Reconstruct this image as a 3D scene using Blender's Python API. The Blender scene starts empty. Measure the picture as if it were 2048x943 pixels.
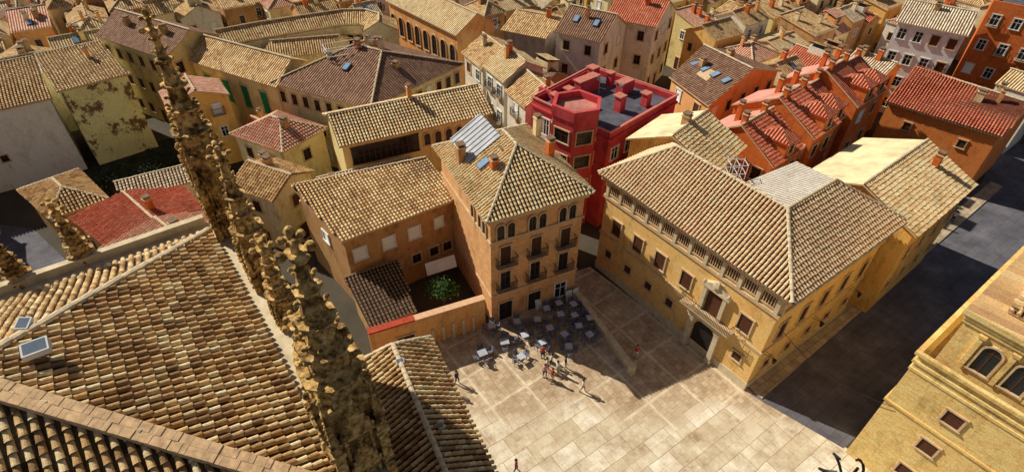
import bpy, math, random
from mathutils import Vector, Matrix
rng=random.Random(7)
S=bpy.context.scene
COL=S.collection
# ------------------------------------------------------------ mesh helper
class MB:
    def __init__(s): s.v=[];s.f=[];s.m=[];s.uv=[]
    def face(s,pts,mi=0,uv=None):
        b=len(s.v); s.v+= [tuple(p) for p in pts]
        s.f.append(tuple(range(b,b+len(pts)))); s.m.append(mi)
        s.uv.append(uv if uv else [(p[0]+p[1],p[2]) for p in pts])
    def hexa(s,a,b,mi=0):
        s.face([a[3],a[2],a[1],a[0]],mi); s.face(b,mi)
        for i in range(4):
            j=(i+1)%4; s.face([a[i],a[j],b[j],b[i]],mi)
    def box(s,x0,x1,y0,y1,z0,z1,mi=0):
        s.hexa([(x0,y0,z0),(x1,y0,z0),(x1,y1,z0),(x0,y1,z0)],[(x0,y0,z1),(x1,y0,z1),(x1,y1,z1),(x0,y1,z1)],mi)
    def taper(s,cx,cy,z0,z1,r0,r1,n=8,mi=0,rot=0,cap=True,dx=0,dy=0):
        A=[];B=[]
        for i in range(n):
            t=2*math.pi*i/n+rot
            A.append((cx+r0*math.cos(t),cy+r0*math.sin(t),z0)); B.append((cx+dx+r1*math.cos(t),cy+dy+r1*math.sin(t),z1))
        for i in range(n):
            j=(i+1)%n; s.face([A[i],A[j],B[j],B[i]],mi)
        if cap: s.face(B,mi); s.face(A[::-1],mi)
    def blob(s,c,rx,ry,rz,mi=0,jit=0.12,r=rng):
        R=[]
        for k,(h,q) in enumerate(((.75,.62),(.1,1.0),(-.65,.7))):
            a0=r.uniform(0,1)
            R.append([(c[0]+rx*q*(1+r.uniform(-jit,jit))*math.cos(a0*.3+i*math.pi/3),c[1]+ry*q*(1+r.uniform(-jit,jit))*math.sin(a0*.3+i*math.pi/3),c[2]+rz*h) for i in range(6)])
        t=(c[0],c[1],c[2]+rz);b=(c[0],c[1],c[2]-rz)
        for i in range(6):
            j=(i+1)%6
            s.face([R[0][i],R[0][j],t],mi);s.face([R[1][i],R[1][j],R[0][j],R[0][i]],mi);s.face([R[2][i],R[2][j],R[1][j],R[1][i]],mi);s.face([R[2][j],R[2][i],b],mi)
    def rod(s,p,q,r,n=5,mi=0):
        p=Vector(p);q=Vector(q);d=(q-p).normalized()
        a=d.orthogonal().normalized();b=d.cross(a)
        A=[p+a*r*math.cos(2*math.pi*i/n)+b*r*math.sin(2*math.pi*i/n) for i in range(n)]
        B=[v+(q-p) for v in A]
        for i in range(n):
            j=(i+1)%n; s.face([A[i],A[j],B[j],B[i]],mi)
        s.face(A[::-1],mi);s.face(B,mi)
    def mesh(s,name,mats,off=(0,0,0),smooth=False):
        me=bpy.data.meshes.new(name)
        me.from_pydata([(x-off[0],y-off[1],z-off[2]) for x,y,z in s.v],[],s.f)
        for m in mats: me.materials.append(m)
        me.polygons.foreach_set('material_index',s.m)
        uvl=me.uv_layers.new(name='UVMap')
        flat=[c for u in s.uv for p in u for c in p]
        uvl.data.foreach_set('uv',flat)
        if smooth: me.polygons.foreach_set('use_smooth',[True]*len(s.f))
        me.update(); return me
def obj(name,me,loc=(0,0,0),parent=None,rot=None,label=None,cat=None,group=None,kind=None):
    o=bpy.data.objects.new(name,me); COL.objects.link(o); o.location=loc
    if rot is not None: o.rotation_euler=(0,0,rot)
    if parent: o.parent=parent
    if label: o['label']=label
    if cat: o['category']=cat
    if group: o['group']=group
    if kind: o['kind']=kind
    return o
def area(p): return sum(p[i][0]*p[(i+1)%len(p)][1]-p[(i+1)%len(p)][0]*p[i][1] for i in range(len(p)))/2
def ccw(p):
    if area(p)<0:
        return [p[1],p[0]]+p[:1:-1] if len(p)==4 else p[::-1]
    return p
def offp(poly,d):
    n=len(poly);out=[]
    for i in range(n):
        a=Vector(poly[i-1][:2]);b=Vector(poly[i][:2]);c=Vector(poly[(i+1)%n][:2])
        e1=(b-a).normalized();e2=(c-b).normalized()
        n1=Vector((e1.y,-e1.x));n2=Vector((e2.y,-e2.x))
        m=(n1+n2); k=d/max(.35,(1+n1.dot(n2)))
        out.append((b.x+m.x*k,b.y+m.y*k))
    return out
def ring(mb,poly,z0,z1,oi,oo,mi=0):
    A=offp(poly,oi);B=offp(poly,oo);n=len(poly)
    for i in range(n):
        j=(i+1)%n
        mb.face([(*B[i],z0),(*B[j],z0),(*B[j],z1),(*B[i],z1)],mi)
        mb.face([(*A[j],z0),(*A[i],z0),(*A[i],z1),(*A[j],z1)],mi)
        mb.face([(*B[i],z1),(*B[j],z1),(*A[j],z1),(*A[i],z1)],mi)
        mb.face([(*A[i],z0),(*A[j],z0),(*B[j],z0),(*B[i],z0)],mi)
def rings(E,poly,specs,mat,name='cornice'):
    for z0,z1,oo in specs:
        mb=MB();ring(mb,poly,z0,z1,-.05,oo);obj(name,mb.mesh(name,[mat],tuple(E.location)),parent=E)
# ------------------------------------------------------------ materials
def vv(c,g=1.0,s=1.0,w=1.0):
    l=.3*c[0]+.5*c[1]+.2*c[2]
    c=[(l+(x-l)*s)*g for x in c]; c[1]*=w
    return tuple(max(.008,min(.86,x)) for x in c)
def newmat(name,rough=.9):
    m=bpy.data.materials.new(name);m.use_nodes=True;nt=m.node_tree
    b=nt.nodes['Principled BSDF'];b.inputs['Roughness'].default_value=rough
    b.inputs['Specular IOR Level'].default_value=.25
    return m,nt,b
def N(nt,t,**k):
    n=nt.nodes.new(t)
    for a,v in k.items(): setattr(n,a,v)
    return n
def ramp(nt,fac,stops,interp='LINEAR'):
    r=N(nt,'ShaderNodeValToRGB');r.color_ramp.interpolation=interp
    e=r.color_ramp.elements
    while len(e)<len(stops): e.new(.5)
    for x,(p,c) in zip(e,stops): x.position=p; x.color=(*c,1) if len(c)==3 else c
    nt.links.new(fac,r.inputs[0]); return r.outputs[0]
def mix(nt,fac,a,b,mode='MIX'):
    n=N(nt,'ShaderNodeMix',data_type='RGBA',blend_type=mode)
    for i,x in ((0,fac),(6,a),(7,b)):
        if hasattr(x,'is_linked') or hasattr(x,'links'): nt.links.new(x,n.inputs[i])
        elif isinstance(x,(int,float)): n.inputs[i].default_value=x
        else: n.inputs[i].default_value=(*x,1)
    return n.outputs[2]
def noise(nt,vec,scale,detail=4,rough=.6):
    n=N(nt,'ShaderNodeTexNoise');n.inputs['Scale'].default_value=scale;n.inputs['Detail'].default_value=detail;n.inputs['Roughness'].default_value=rough
    if vec: nt.links.new(vec,n.inputs['Vector'])
    return n.outputs['Fac']
def posn(nt,scale=None,rot=None):
    g=N(nt,'ShaderNodeNewGeometry').outputs['Position']
    if scale or rot:
        m=N(nt,'ShaderNodeMapping')
        if scale: m.inputs['Scale'].default_value=scale
        if rot: m.inputs['Rotation'].default_value=(0,0,rot)
        nt.links.new(g,m.inputs['Vector']); return m.outputs[0]
    return g
def bump(nt,b,h,strength=.5,dist=.05):
    n=N(nt,'ShaderNodeBump');n.inputs['Strength'].default_value=strength;n.inputs['Distance'].default_value=dist
    nt.links.new(h,n.inputs['Height']);nt.links.new(n.outputs[0],b.inputs['Normal'])
def wallmat(name,c1,c2,stain=.5,brick=0,b1=None,b2=None,g=1.33,s=1.26,blotch=False,w=.96):
    m,nt,b=newmat(name)
    c1=vv(c1,g,s,w);c2=vv(c2,g,s,w)
    p=posn(nt)
    col=ramp(nt,noise(nt,p,.45,6,.65),[(.35,c1),(.65,c2)])
    h=noise(nt,p,9,3)
    if brick:
        t=N(nt,'ShaderNodeTexBrick');nt.links.new(N(nt,'ShaderNodeUVMap').outputs[0],t.inputs['Vector'])
        t.inputs['Scale'].default_value=1;t.inputs['Brick Width'].default_value=.5;t.inputs['Row Height'].default_value=.17
        t.inputs['Mortar Size'].default_value=.02
        t.inputs['Color1'].default_value=(*vv(b1,g,s,w),1);t.inputs['Color2'].default_value=(*vv(b2,g,s,w),1);t.inputs['Mortar'].default_value=(*c2,1)
        col=mix(nt,brick,col,t.outputs['Color'])
    st=noise(nt,posn(nt,(.8,.8,.38)),1,8,.74)
    k=1-stain
    dk=ramp(nt,st,[(.34,(k,k*.93,k*.84)),(.50,(1,1,1))])
    col=mix(nt,1.0,col,dk,'MULTIPLY')
    if blotch:
        bl=ramp(nt,noise(nt,posn(nt,(1,1,.8)),.33,8,.8),[(.53,(0,0,0)),(.57,(1,1,1))])
        col=mix(nt,bl,col,(.20,.12,.055))
    f=ramp(nt,h,[(.3,(.78,.76,.72)),(.7,(1.08,1.08,1.08))])
    col=mix(nt,1.0,col,f,'MULTIPLY')
    nt.links.new(col,b.inputs['Base Color']); bump(nt,b,h,.4,.03)
    return m
def tilemat(name,cols,geo,lichen=(.15,.085,.04),dark=.35,g=1.46,s=1.16):
    m,nt,b=newmat(name)
    cols=[vv(c,g,s,.98) for c in cols]
    uv=N(nt,'ShaderNodeUVMap').outputs[0]
    fl=N(nt,'ShaderNodeVectorMath',operation='FLOOR');nt.links.new(uv,fl.inputs[0])
    wn=N(nt,'ShaderNodeTexWhiteNoise',noise_dimensions='3D');nt.links.new(fl.outputs[0],wn.inputs['Vector'])
    k=len(cols)
    col=ramp(nt,wn.outputs['Value'],[((i+.5)/k,c) for i,c in enumerate(cols)])
    n=noise(nt,posn(nt),.45,8,.75)
    d=ramp(nt,n,[(.34,(1,1,1)),(.54,(0,0,0))])
    mm=N(nt,'ShaderNodeMath',operation='MULTIPLY');nt.links.new(d,mm.inputs[0]);mm.inputs[1].default_value=dark
    col=mix(nt,mm.outputs[0],col,lichen)
    f=ramp(nt,noise(nt,posn(nt),9,3),[(.3,(.76,.72,.66)),(.66,(1.16,1.14,1.11))])
    col=mix(nt,1.0,col,f,'MULTIPLY')
    if not geo:
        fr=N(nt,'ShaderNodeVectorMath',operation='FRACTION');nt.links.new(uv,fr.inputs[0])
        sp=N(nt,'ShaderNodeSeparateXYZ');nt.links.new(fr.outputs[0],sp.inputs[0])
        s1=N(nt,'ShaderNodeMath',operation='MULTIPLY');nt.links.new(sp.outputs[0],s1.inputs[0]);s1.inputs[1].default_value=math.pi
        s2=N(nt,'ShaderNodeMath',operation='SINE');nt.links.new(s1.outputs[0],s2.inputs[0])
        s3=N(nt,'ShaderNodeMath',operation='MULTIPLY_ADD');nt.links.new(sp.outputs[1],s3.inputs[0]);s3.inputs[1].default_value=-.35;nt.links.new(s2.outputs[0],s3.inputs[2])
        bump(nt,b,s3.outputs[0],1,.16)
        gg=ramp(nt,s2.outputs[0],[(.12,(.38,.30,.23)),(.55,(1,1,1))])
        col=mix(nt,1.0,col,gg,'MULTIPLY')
    else:
        bump(nt,b,noise(nt,posn(nt),14,3),.5,.04)
    nt.links.new(col,b.inputs['Base Color'])
    return m
def plain(name,c,rough=.8,var=.25,scale=3,metal=0,bm=.3,g=1.0,s=1.0):
    m,nt,b=newmat(name,rough);c=vv(c,g,s)
    f=ramp(nt,noise(nt,posn(nt),scale,5,.65),[(.3,(1-var,)*3),(.7,(1+var*.4,)*3)])
    col=mix(nt,1.0,c,f,'MULTIPLY')
    nt.links.new(col,b.inputs['Base Color']);b.inputs['Metallic'].default_value=metal
    if bm: bump(nt,b,noise(nt,posn(nt),scale*4,3),bm,.03)
    return m
GOLD=[(.32,.20,.11),(.44,.30,.16),(.54,.40,.23),(.60,.47,.29),(.42,.27,.14),(.52,.37,.21)]
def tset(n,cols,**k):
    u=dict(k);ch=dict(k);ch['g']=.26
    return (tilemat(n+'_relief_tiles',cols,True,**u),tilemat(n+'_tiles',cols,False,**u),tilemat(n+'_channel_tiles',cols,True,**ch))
T_gold=tset('golden',GOLD)
T_gold2=tset('straw',[(.48,.35,.20),(.57,.45,.28),(.64,.53,.36),(.58,.46,.29),(.52,.39,.23)])
T_church=tset('weathered',[(.22,.14,.07),(.44,.29,.14),(.56,.41,.22),(.68,.56,.36),(.34,.20,.10),(.50,.35,.18),(.60,.47,.27),(.28,.17,.08)],dark=.42,g=1.34,s=1.08)
T_pal=tset('honey',[(.54,.38,.24),(.60,.46,.30),(.65,.52,.36),(.56,.41,.27),(.61,.47,.33)],dark=.18,g=1.36)
T_brown=tset('brown',[(.17,.10,.07),(.22,.14,.10),(.28,.18,.13),(.20,.12,.09)],dark=.3,g=1.35)
T_red=tset('red_clay',[(.46,.14,.09),(.54,.19,.12),(.40,.11,.07),(.58,.25,.17),(.48,.15,.10)],dark=.25,g=1.22,s=1.15)
T_pink=tset('pink_clay',[(.55,.30,.22),(.62,.38,.29),(.50,.25,.18),(.62,.44,.35)],dark=.22,g=1.25)
T_pale=tset('pale',[(.52,.42,.29),(.62,.53,.40),(.70,.62,.49),(.48,.37,.25)],dark=.3,g=1.25,s=1.0)
T_white=tset('whitish',[(.70,.66,.58),(.78,.74,.67),(.64,.60,.53),(.74,.69,.60)],dark=.2,g=1.1,s=.9)
W_cream=wallmat('cream_render',(.64,.52,.34),(.72,.62,.43),.4)
W_yellow=wallmat('yellow_render',(.70,.55,.31),(.68,.53,.29),.4)
W_white=wallmat('white_render',(.74,.70,.60),(.70,.65,.54),.35,g=1.2,s=1.0,w=.98)
W_ochre=wallmat('ochre_render',(.60,.38,.16),(.66,.46,.22),.35)
W_orange=wallmat('orange_render',(.60,.31,.15),(.66,.41,.22),.35)
W_tan=wallmat('tan_render',(.40,.24,.125),(.48,.32,.175),.45,g=1.2)
W_red=wallmat('red_render',(.46,.06,.07),(.54,.10,.105),.4,g=1.12,s=1.12,w=1)
W_brick=wallmat('red_brick',(.44,.125,.055),(.50,.19,.09),.35,.8,(.42,.11,.05),(.52,.17,.08),g=1.25,w=1)
W_ybrick=wallmat('golden_brick',(.64,.44,.20),(.74,.54,.28),.36,.9,(.54,.34,.14),(.74,.53,.27),g=1.34,s=1.18,w=.97)
W_pbrick=wallmat('honey_brick',(.64,.39,.17),(.72,.50,.26),.3,.6,(.60,.34,.14),(.70,.46,.22),g=1.34,s=1.2,w=.97)
W_house=wallmat('orange_tan_brick',(.56,.33,.16),(.64,.42,.23),.38,.75,(.50,.27,.12),(.64,.41,.21),g=1.27,s=1.15,w=.94)
W_grey=wallmat('grey_render',(.34,.32,.29),(.42,.39,.35),.4,g=1.2,s=1)
def stonemat():
    m,nt,b=newmat('weathered_sandstone')
    col=ramp(nt,noise(nt,posn(nt),5,6,.65),[(.36,(.13,.07,.022)),(.5,(.54,.33,.11)),(.66,(.84,.60,.27))])
    dk=ramp(nt,noise(nt,posn(nt),1.1,6,.7),[(.38,(.20,.16,.12)),(.52,(1,1,1))])
    col=mix(nt,1.0,col,dk,'MULTIPLY')
    nt.links.new(col,b.inputs['Base Color']);bump(nt,b,noise(nt,posn(nt),9,6,.7),.6,.05);return m
STONE=stonemat()
PSTONE=plain('pale_stone',(.68,.56,.38),.85,.3,2)
M_cap=plain('mortar_ridge',(.72,.58,.39),.9,.4,3)
M_capd=plain('dull_ridge',(.24,.16,.10),.9,.4,3)
M_glass=plain('dark_glass',(.02,.022,.027),.15,.3,1,bm=0)
M_frame=plain('stone_surround',(.66,.47,.28),.8,.3,2)
M_wframe=plain('white_frame',(.74,.73,.69),.6,.1,2,bm=0)
M_blind=plain('white_blind',(.86,.86,.86),.6,.05,2,bm=0)
M_wood=plain('brown_wood',(.11,.04,.02),.6,.3,4)
M_dark=plain('dark_iron',(.025,.022,.02),.5,.2,5)
M_green=plain('green_shutter',(.015,.26,.10),.5,.3,2)
M_asph=plain('grey_roof_felt',(.11,.11,.14),.9,.5,.8)
M_panel=plain('pale_concrete_panels',(.82,.70,.42),.85,.35,.7)
M_metal=plain('grey_metal',(.36,.37,.39),.6,.25,1.5,0,.3)
M_sheet=plain('corrugated_grey_sheet',(.46,.47,.52),.6,.35,1.2,0,.5)
M_redmetal=plain('rose_roof_sheet',(.70,.31,.24),.7,.35,.6)
M_sky=plain('skylight_glass',(.22,.36,.55),.12,.2,1,bm=0)
M_white=plain('white_paint',(.74,.74,.74),.6,.15,2,bm=0)
M_bark=plain('tree_bark',(.12,.08,.05),.9,.3,5)
M_leaf=plain('leaf_green',(.04,.10,.02),.7,.5,2,bm=0)
M_leaf2=plain('leaf_light',(.10,.19,.04),.7,.4,2,bm=0)
M_redcap=plain('red_coping',(.46,.07,.035),.9,.4,3)
# ------------------------------------------------------------ roofs
def slab(mb,pts,th=.16,mi=1,uvs=None):
    low=[(p[0],p[1],p[2]-th) for p in pts]
    mb.face(pts,mi,uvs); mb.face(low[::-1],2)
    n=len(pts)
    for i in range(n):
        j=(i+1)%n; mb.face([low[i],low[j],pts[j],pts[i]],2)
def frame3(P):
    U=(P[1]-P[0]).normalized()
    nn=Vector((0,0,0))
    for i in range(len(P)): nn+=P[i].cross(P[(i+1)%len(P)])
    nn.normalize()
    if nn.z<0: nn=-nn
    Sv=nn.cross(U).normalized()
    if Sv.z<0: Sv=-Sv
    return U,Sv,nn
def rface(mb,pts,geo,p=.33,l=.40,smooth=5,mi_flat=None):
    P=[Vector(q) for q in pts]
    U,Sv,nn=frame3(P)
    uv=[((q-P[0]).dot(U),(q-P[0]).dot(Sv)) for q in P]
    ro=rng.randint(0,300)
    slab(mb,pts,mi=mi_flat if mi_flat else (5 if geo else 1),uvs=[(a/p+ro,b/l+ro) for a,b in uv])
    if not geo: return
    u0=min(a for a,b in uv);u1=max(a for a,b in uv)
    ph=[rng.uniform(0,6.28) for _ in range(3)]
    i=math.floor(u0/p)
    while i*p<u1:
        u=(i+.5)*p; xs=[]
        for k in range(len(uv)):
            a=uv[k];b=uv[(k+1)%len(uv)]
            if (a[0]-u)*(b[0]-u)<0: xs.append(a[1]+(b[1]-a[1])*(u-a[0])/(b[0]-a[0]))
        if len(xs)>=2:
            v0=min(xs)-.06+rng.uniform(-.03,.03);v1=max(xs);j=0;v=v0
            cj=rng.uniform(-.01,.01)
            while v<v1-.12:
                w=min(v+l*1.06,v1)
                ju=u+cj+rng.uniform(-.009,.009)+.02*math.sin(v*.9+ph[0]);jh=rng.uniform(0,.015)+.03*(1+math.sin(u*.5+ph[1])*math.sin(v*.6+ph[2]))
                sk=rng.uniform(-.01,.01)
                R0=p*.345*rng.uniform(.95,1.05);R1=p*.275
                A=[];B=[]
                for q in range(smooth):
                    t=math.pi*q/(smooth-1);c=math.cos(t);s_=math.sin(t)
                    A.append(P[0]+U*(ju+c*R0)+Sv*v+nn*(.04+jh+s_*R0*1.1))
                    B.append(P[0]+U*(ju+sk+c*R1)+Sv*w+nn*(jh-.02+s_*R1*1.1))
                cu=[(i+.5+ro,j+.5+ro)]*4
                for q in range(smooth-1): mb.face([A[q+1],A[q],B[q],B[q+1]],0,cu)
                mb.face(A+[P[0]+U*ju+Sv*v],2)
                v+=l;j+=1
        i+=1
def cap(mb,a,b,r=.15,mi=3):
    a=Vector(a);b=Vector(b);L=(b-a).length
    if L<.2: return
    d=(b-a)/L; side=Vector((d.y,-d.x,0)).normalized();up=side.cross(d)
    if up.z<0: up=-up
    n=max(1,int(L/.45))
    for k in range(n):
        jz=rng.uniform(0,.03);rr=r*rng.uniform(.92,1.08)
        s=a+d*(L*k/n);e=a+d*(L*(k+1.08)/n)
        A=[];B=[]
        for q in range(5):
            t=math.pi*q/4
            A.append(s+side*math.cos(t)*rr+up*(math.sin(t)*rr*.8+.07+jz));B.append(e+side*math.cos(t)*rr*.9+up*(math.sin(t)*rr*.7+.05+jz))
        for q in range(4): mb.face([A[q+1],A[q],B[q],B[q+1]],mi)
# ------------------------------------------------------------ window library
WL={}
def winmesh(kind,w,h):
    key=(kind,round(w,2),round(h,2))
    if key in WL: return WL[key]
    mb=MB(); fr={'shutter':1,'white':1,'bay':1}.get(kind,0)
    mats=[M_frame,M_wframe,M_glass,M_blind,M_wood,M_green]
    g={'shutter':3,'green':5,'wood':4}.get(kind,2)
    a=.13;hh=h
    if kind=='arch':
        n=8;pts=[(-w/2,.02,0),(w/2,.02,0)]
        for i in range(n+1):
            t=math.pi*i/n; pts.append((math.cos(t)*w/2,.02,h-w/2+math.sin(t)*w/2))
        mb.face(pts[::-1],2)
        for i in range(n):
            t0=math.pi*i/n;t1=math.pi*(i+1)/n;z=h-w/2
            f=lambda t,r,y:(math.cos(t)*r,y,z+math.sin(t)*r)
            r0=w/2;r1=w/2+a
            mb.face([f(t0,r1,.14),f(t1,r1,.14),f(t1,r0,.14),f(t0,r0,.14)],0)
            mb.face([f(t0,r0,.14),f(t1,r0,.14),f(t1,r0,0),f(t0,r0,0)],0)
            mb.face([f(t0,r1,0),f(t1,r1,0),f(t1,r1,.14),f(t0,r1,.14)],0)
        hh=h-w/2
        mb.box(-w/2-a,-w/2,0,.14,0,hh,0);mb.box(w/2,w/2+a,0,.14,0,hh,0)
        mb.box(-w/2-a-.05,w/2+a+.05,0,.18,-.1,0,0)
        mb.box(-.03,.03,.02,.05,0,h-.02,4);mb.box(-w/2,w/2,.02,.045,hh-.03,hh+.03,4)
    else:
        mb.box(-w/2,w/2,0,.02,0,h,g)
        mb.box(-w/2-a,-w/2,0,.1,0,h,fr);mb.box(w/2,w/2+a,0,.1,0,h,fr)
        mb.box(-w/2-a-.04,w/2+a+.04,0,.13,h,h+a,fr)
        mb.box(-w/2-a-.06,w/2+a+.06,0,.17,-.09 if kind!='bay' else -.8,0,fr)
        if kind=='bay':
            for i in range(1,5): mb.box(-w/2+w*i/5-.05,-w/2+w*i/5+.05,.02,.08,0,h,1)
        if g==2:
            f=4 if kind=='plain' else 1
            mb.box(-.035,.035,.02,.055,0,h,f);mb.box(-w/2,-w/2+.06,.02,.05,0,h,f);mb.box(w/2-.06,w/2,.02,.05,0,h,f)
            mb.box(-w/2+.06,w/2-.06,.02,.05,h*.62,h*.62+.05,f)
        else:
            k=int(h/.12)
            for i in range(k): mb.box(-w/2,w/2,.02,.035,i*h/k,i*h/k+.05,g)
    me=mb.mesh('window_'+kind,mats); WL[key]=me; return me
def balmesh(w=1.6,d=.6,h=1.0):
    key=('bal',w,d,h)
    if key in WL: return WL[key]
    mb=MB();mb.box(-w/2,w/2,0,d,-.1,0,0)
    mb.box(-w/2,w/2,d-.04,d,h-.04,h,1);mb.box(-w/2,-w/2+.04,0,d-.04,h-.04,h,1);mb.box(w/2-.04,w/2,0,d-.04,h-.04,h,1)
    n=int(w/.14)
    for i in range(n+1):
        x=-w/2+.02+(w-.04)*i/n; mb.box(x-.014,x+.014,d-.034,d-.006,0,h-.04,1)
    for i in range(1,4):
        for s in(-1,1): mb.box(s*(w/2-.02)-.012,s*(w/2-.02)+.012,d*i/4-.012,d*i/4+.012,0,h-.04,1)
    me=mb.mesh('balcony',[M_frame,M_dark]);WL[key]=me;return me
def put(me,name,par,a,b,dist,z,off=0):
    a=Vector(a[:2]);b=Vector(b[:2]);d=(b-a).normalized();n=Vector((d.y,-d.x))
    p=a+d*dist+n*off
    l=par.location
    return obj(name,me,(p.x-l[0],p.y-l[1],z-l[2]),par,math.atan2(-d.y,-d.x))
def chimney_mesh(h,w,mat):
    mb=MB();mb.box(-w/2,w/2,-w/2,w/2,-.8,h,0);mb.box(-w/2-.07,w/2+.07,-w/2-.07,w/2+.07,h,h+.1,1)
    mb.box(-w/2+.04,-w/2+.14,-w/2+.04,w/2-.04,h+.1,h+.3,0);mb.box(w/2-.14,w/2-.04,-w/2+.04,w/2-.04,h+.1,h+.3,0)
    mb.box(-w/2-.03,w/2+.03,-w/2-.03,w/2+.03,h+.3,h+.38,2)
    return mb.mesh('chimney',[mat,M_frame,M_capd])
CH=[chimney_mesh(1.0,.6,W_cream),chimney_mesh(1.2,.6,W_brick),chimney_mesh(.8,.7,W_tan),chimney_mesh(1.3,.45,W_orange)]
def skymesh():
    mb=MB();mb.box(-.4,.4,-.6,.6,0,.1,0);mb.box(-.33,.33,-.53,.53,.1,.12,1);return mb.mesh('skylight',[M_asph,M_sky])
SKYM=skymesh()
def antmesh():
    mb=MB();mb.rod((0,0,-.5),(0,0,2.4),.025,4)
    for z,w in ((2.3,.5),(2.05,.35)):
        mb.rod((-w,0,z),(w,0,z),.015,3)
        for i in range(5): mb.rod((-w+w*.5*i,-.25,z),(-w+w*.5*i,.25,z),.012,3)
    return mb.mesh('aerial',[M_metal])
ANT=antmesh()
def roomesh(wm,tm):
    mb=MB();w,d,h=1.3,1.0,1.3
    mb.box(-w,w,-d,d,-1.2,h,0);mb.box(-.4,.4,-d-.03,-d,.2,1.0,2)
    rface(mb,[(-w-.15,-d-.2,h),(w+.15,-d-.2,h),(w+.15,d+.1,h+.6),(-w-.15,d+.1,h+.6)],False)
    return mb.mesh('roof_room',[wm,tm,M_glass])
ROOMS=[roomesh(W_white,T_gold[1]),roomesh(W_orange,T_pink[1]),roomesh(W_cream,T_gold2[1])]
HANDS=[]
GW='town houses of the old quarter'
def house(name,label,poly,ze,kind='gable',rise=2,wall=W_cream,roof=T_gold,geo=False,wins='auto',ov=.35,chim=1,group=None,cat='house',
          wk='plain',backmat=None,storeys=None,ww=1.0,wh=1.4,rows_top=9,capm=M_cap,sp=2.8,reg=True,inset=None,sky=0,ant=0,room=0):
    poly=ccw([tuple(p) for p in poly])
    if reg: HANDS.append(poly)
    cx=sum(p[0] for p in poly)/4;cy=sum(p[1] for p in poly)/4
    E=obj(name,None,(cx,cy,0),None,label=label,cat=cat,group=group); E.empty_display_size=1
    off=(cx,cy,0)
    W=offp(poly,-ov) if kind!='flat' else poly
    top=[ze]*4
    if kind=='shed': top=[ze+.03+rise*.04,ze+.03+rise*.04,ze+rise*.93,ze+rise*.93]
    if kind=='flat': top=[ze+.7]*4
    mb=MB()
    for i in range(4):
        j=(i+1)%4;L=(Vector(W[j])-Vector(W[i])).length
        mb.face([(*W[i],-.2),(*W[j],-.2),(*W[j],top[j]),(*W[i],top[i])],0,[(0,0),(L,0),(L,top[j]),(0,top[i])])
        if kind=='gable' and i in (1,3):
            m=((W[i][0]+W[j][0])/2,(W[i][1]+W[j][1])/2,ze+rise*.95)
            mb.face([(*W[i],top[i]),(*W[j],top[j]),m],0,[(0,ze),(L,ze),(L/2,ze+rise)])
    rb=MB()
    if kind=='flat':
        I=offp(poly,-.3)
        for i in range(4):
            j=(i+1)%4
            mb.face([(*W[i],ze+.7),(*W[j],ze+.7),(*I[j],ze+.7),(*I[i],ze+.7)],0)
            mb.face([(*I[j],ze),(*I[i],ze),(*I[i],ze+.7),(*I[j],ze+.7)],0)
        rb.face([(*p,ze+.02) for p in I],1)
        rmats=[roof if not isinstance(roof,tuple) else roof[1]]*4
    else:
        Pz=[(*p,ze) for p in poly]
        m0=Vector(((poly[0][0]+poly[3][0])/2,(poly[0][1]+poly[3][1])/2,ze+rise))
        m1=Vector(((poly[1][0]+poly[2][0])/2,(poly[1][1]+poly[2][1])/2,ze+rise))
        if kind=='shed':
            Pz=[(*poly[0],ze),(*poly[1],ze),(*poly[2],ze+rise),(*poly[3],ze+rise)]
            rface(rb,Pz,geo); cap(rb,Pz[2],Pz[3],.13)
        else:
            wd=(Vector(poly[0])-Vector(poly[3])).length;L=(m1-m0).length
            a=0 if kind=='gable' else (inset if inset else min(.48,.5*wd/L))
            r0=m0.lerp(m1,a);r1=m1.lerp(m0,a)
            rface(rb,[Pz[0],Pz[1],tuple(r1),tuple(r0)],geo)
            if backmat: slab(rb,[Pz[2],Pz[3],tuple(r0),tuple(r1)],mi=4)
            else: rface(rb,[Pz[2],Pz[3],tuple(r0),tuple(r1)],geo)
            cap(rb,r0,r1)
            if kind=='hip':
                rface(rb,[Pz[1],Pz[2],tuple(r1)],geo);rface(rb,[Pz[3],Pz[0],tuple(r0)],geo)
                for a_,b_ in ((Pz[0],r0),(Pz[3],r0),(Pz[1],r1),(Pz[2],r1)): cap(rb,a_,b_,.13)
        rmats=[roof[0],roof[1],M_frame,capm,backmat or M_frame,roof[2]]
    obj('wall',mb.mesh('wall',[wall],off),(0,0,0),E)
    R=obj('roof',rb.mesh('roof',rmats,off),(0,0,0),E)
    def hz(p):
        d=1e9
        es=[0,2] if kind=='gable' else ([0] if kind=='shed' else range(4))
        for i in es:
            a=Vector(poly[i]);b=Vector(poly[(i+1)%4]);e=(b-a).normalized();d=min(d,abs((Vector(p)-a).dot(Vector((e.y,-e.x)))))
        wd=(Vector(poly[1])-Vector(poly[2])).length
        return ze+rise*min(1,d/(wd if kind=='shed' else wd/2)) if kind!='flat' else ze
    e=Vector(poly[1])-Vector(poly[0]);yaw=math.atan2(e.y,e.x)
    def pt(s,t):
        return (Vector(poly[0]).lerp(Vector(poly[1]),s)).lerp(Vector(poly[3]).lerp(Vector(poly[2]),s),t)
    for c in range(chim):
        p=pt(rng.uniform(.2,.8),rng.uniform(.3,.7))
        obj('chimney',rng.choice(CH),(p.x-cx,p.y-cy,hz(p)),R,yaw)
    for c in range(ant):
        p=pt(rng.uniform(.3,.7),rng.uniform(.4,.6))
        obj('aerial',ANT,(p.x-cx,p.y-cy,hz(p)),R,rng.uniform(0,3))
    for c in range(room):
        p=pt(rng.uniform(.35,.65),rng.uniform(.4,.6))
        obj('roof_room',rng.choice(ROOMS),(p.x-cx,p.y-cy,ze+rise*.6),R,yaw)
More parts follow.
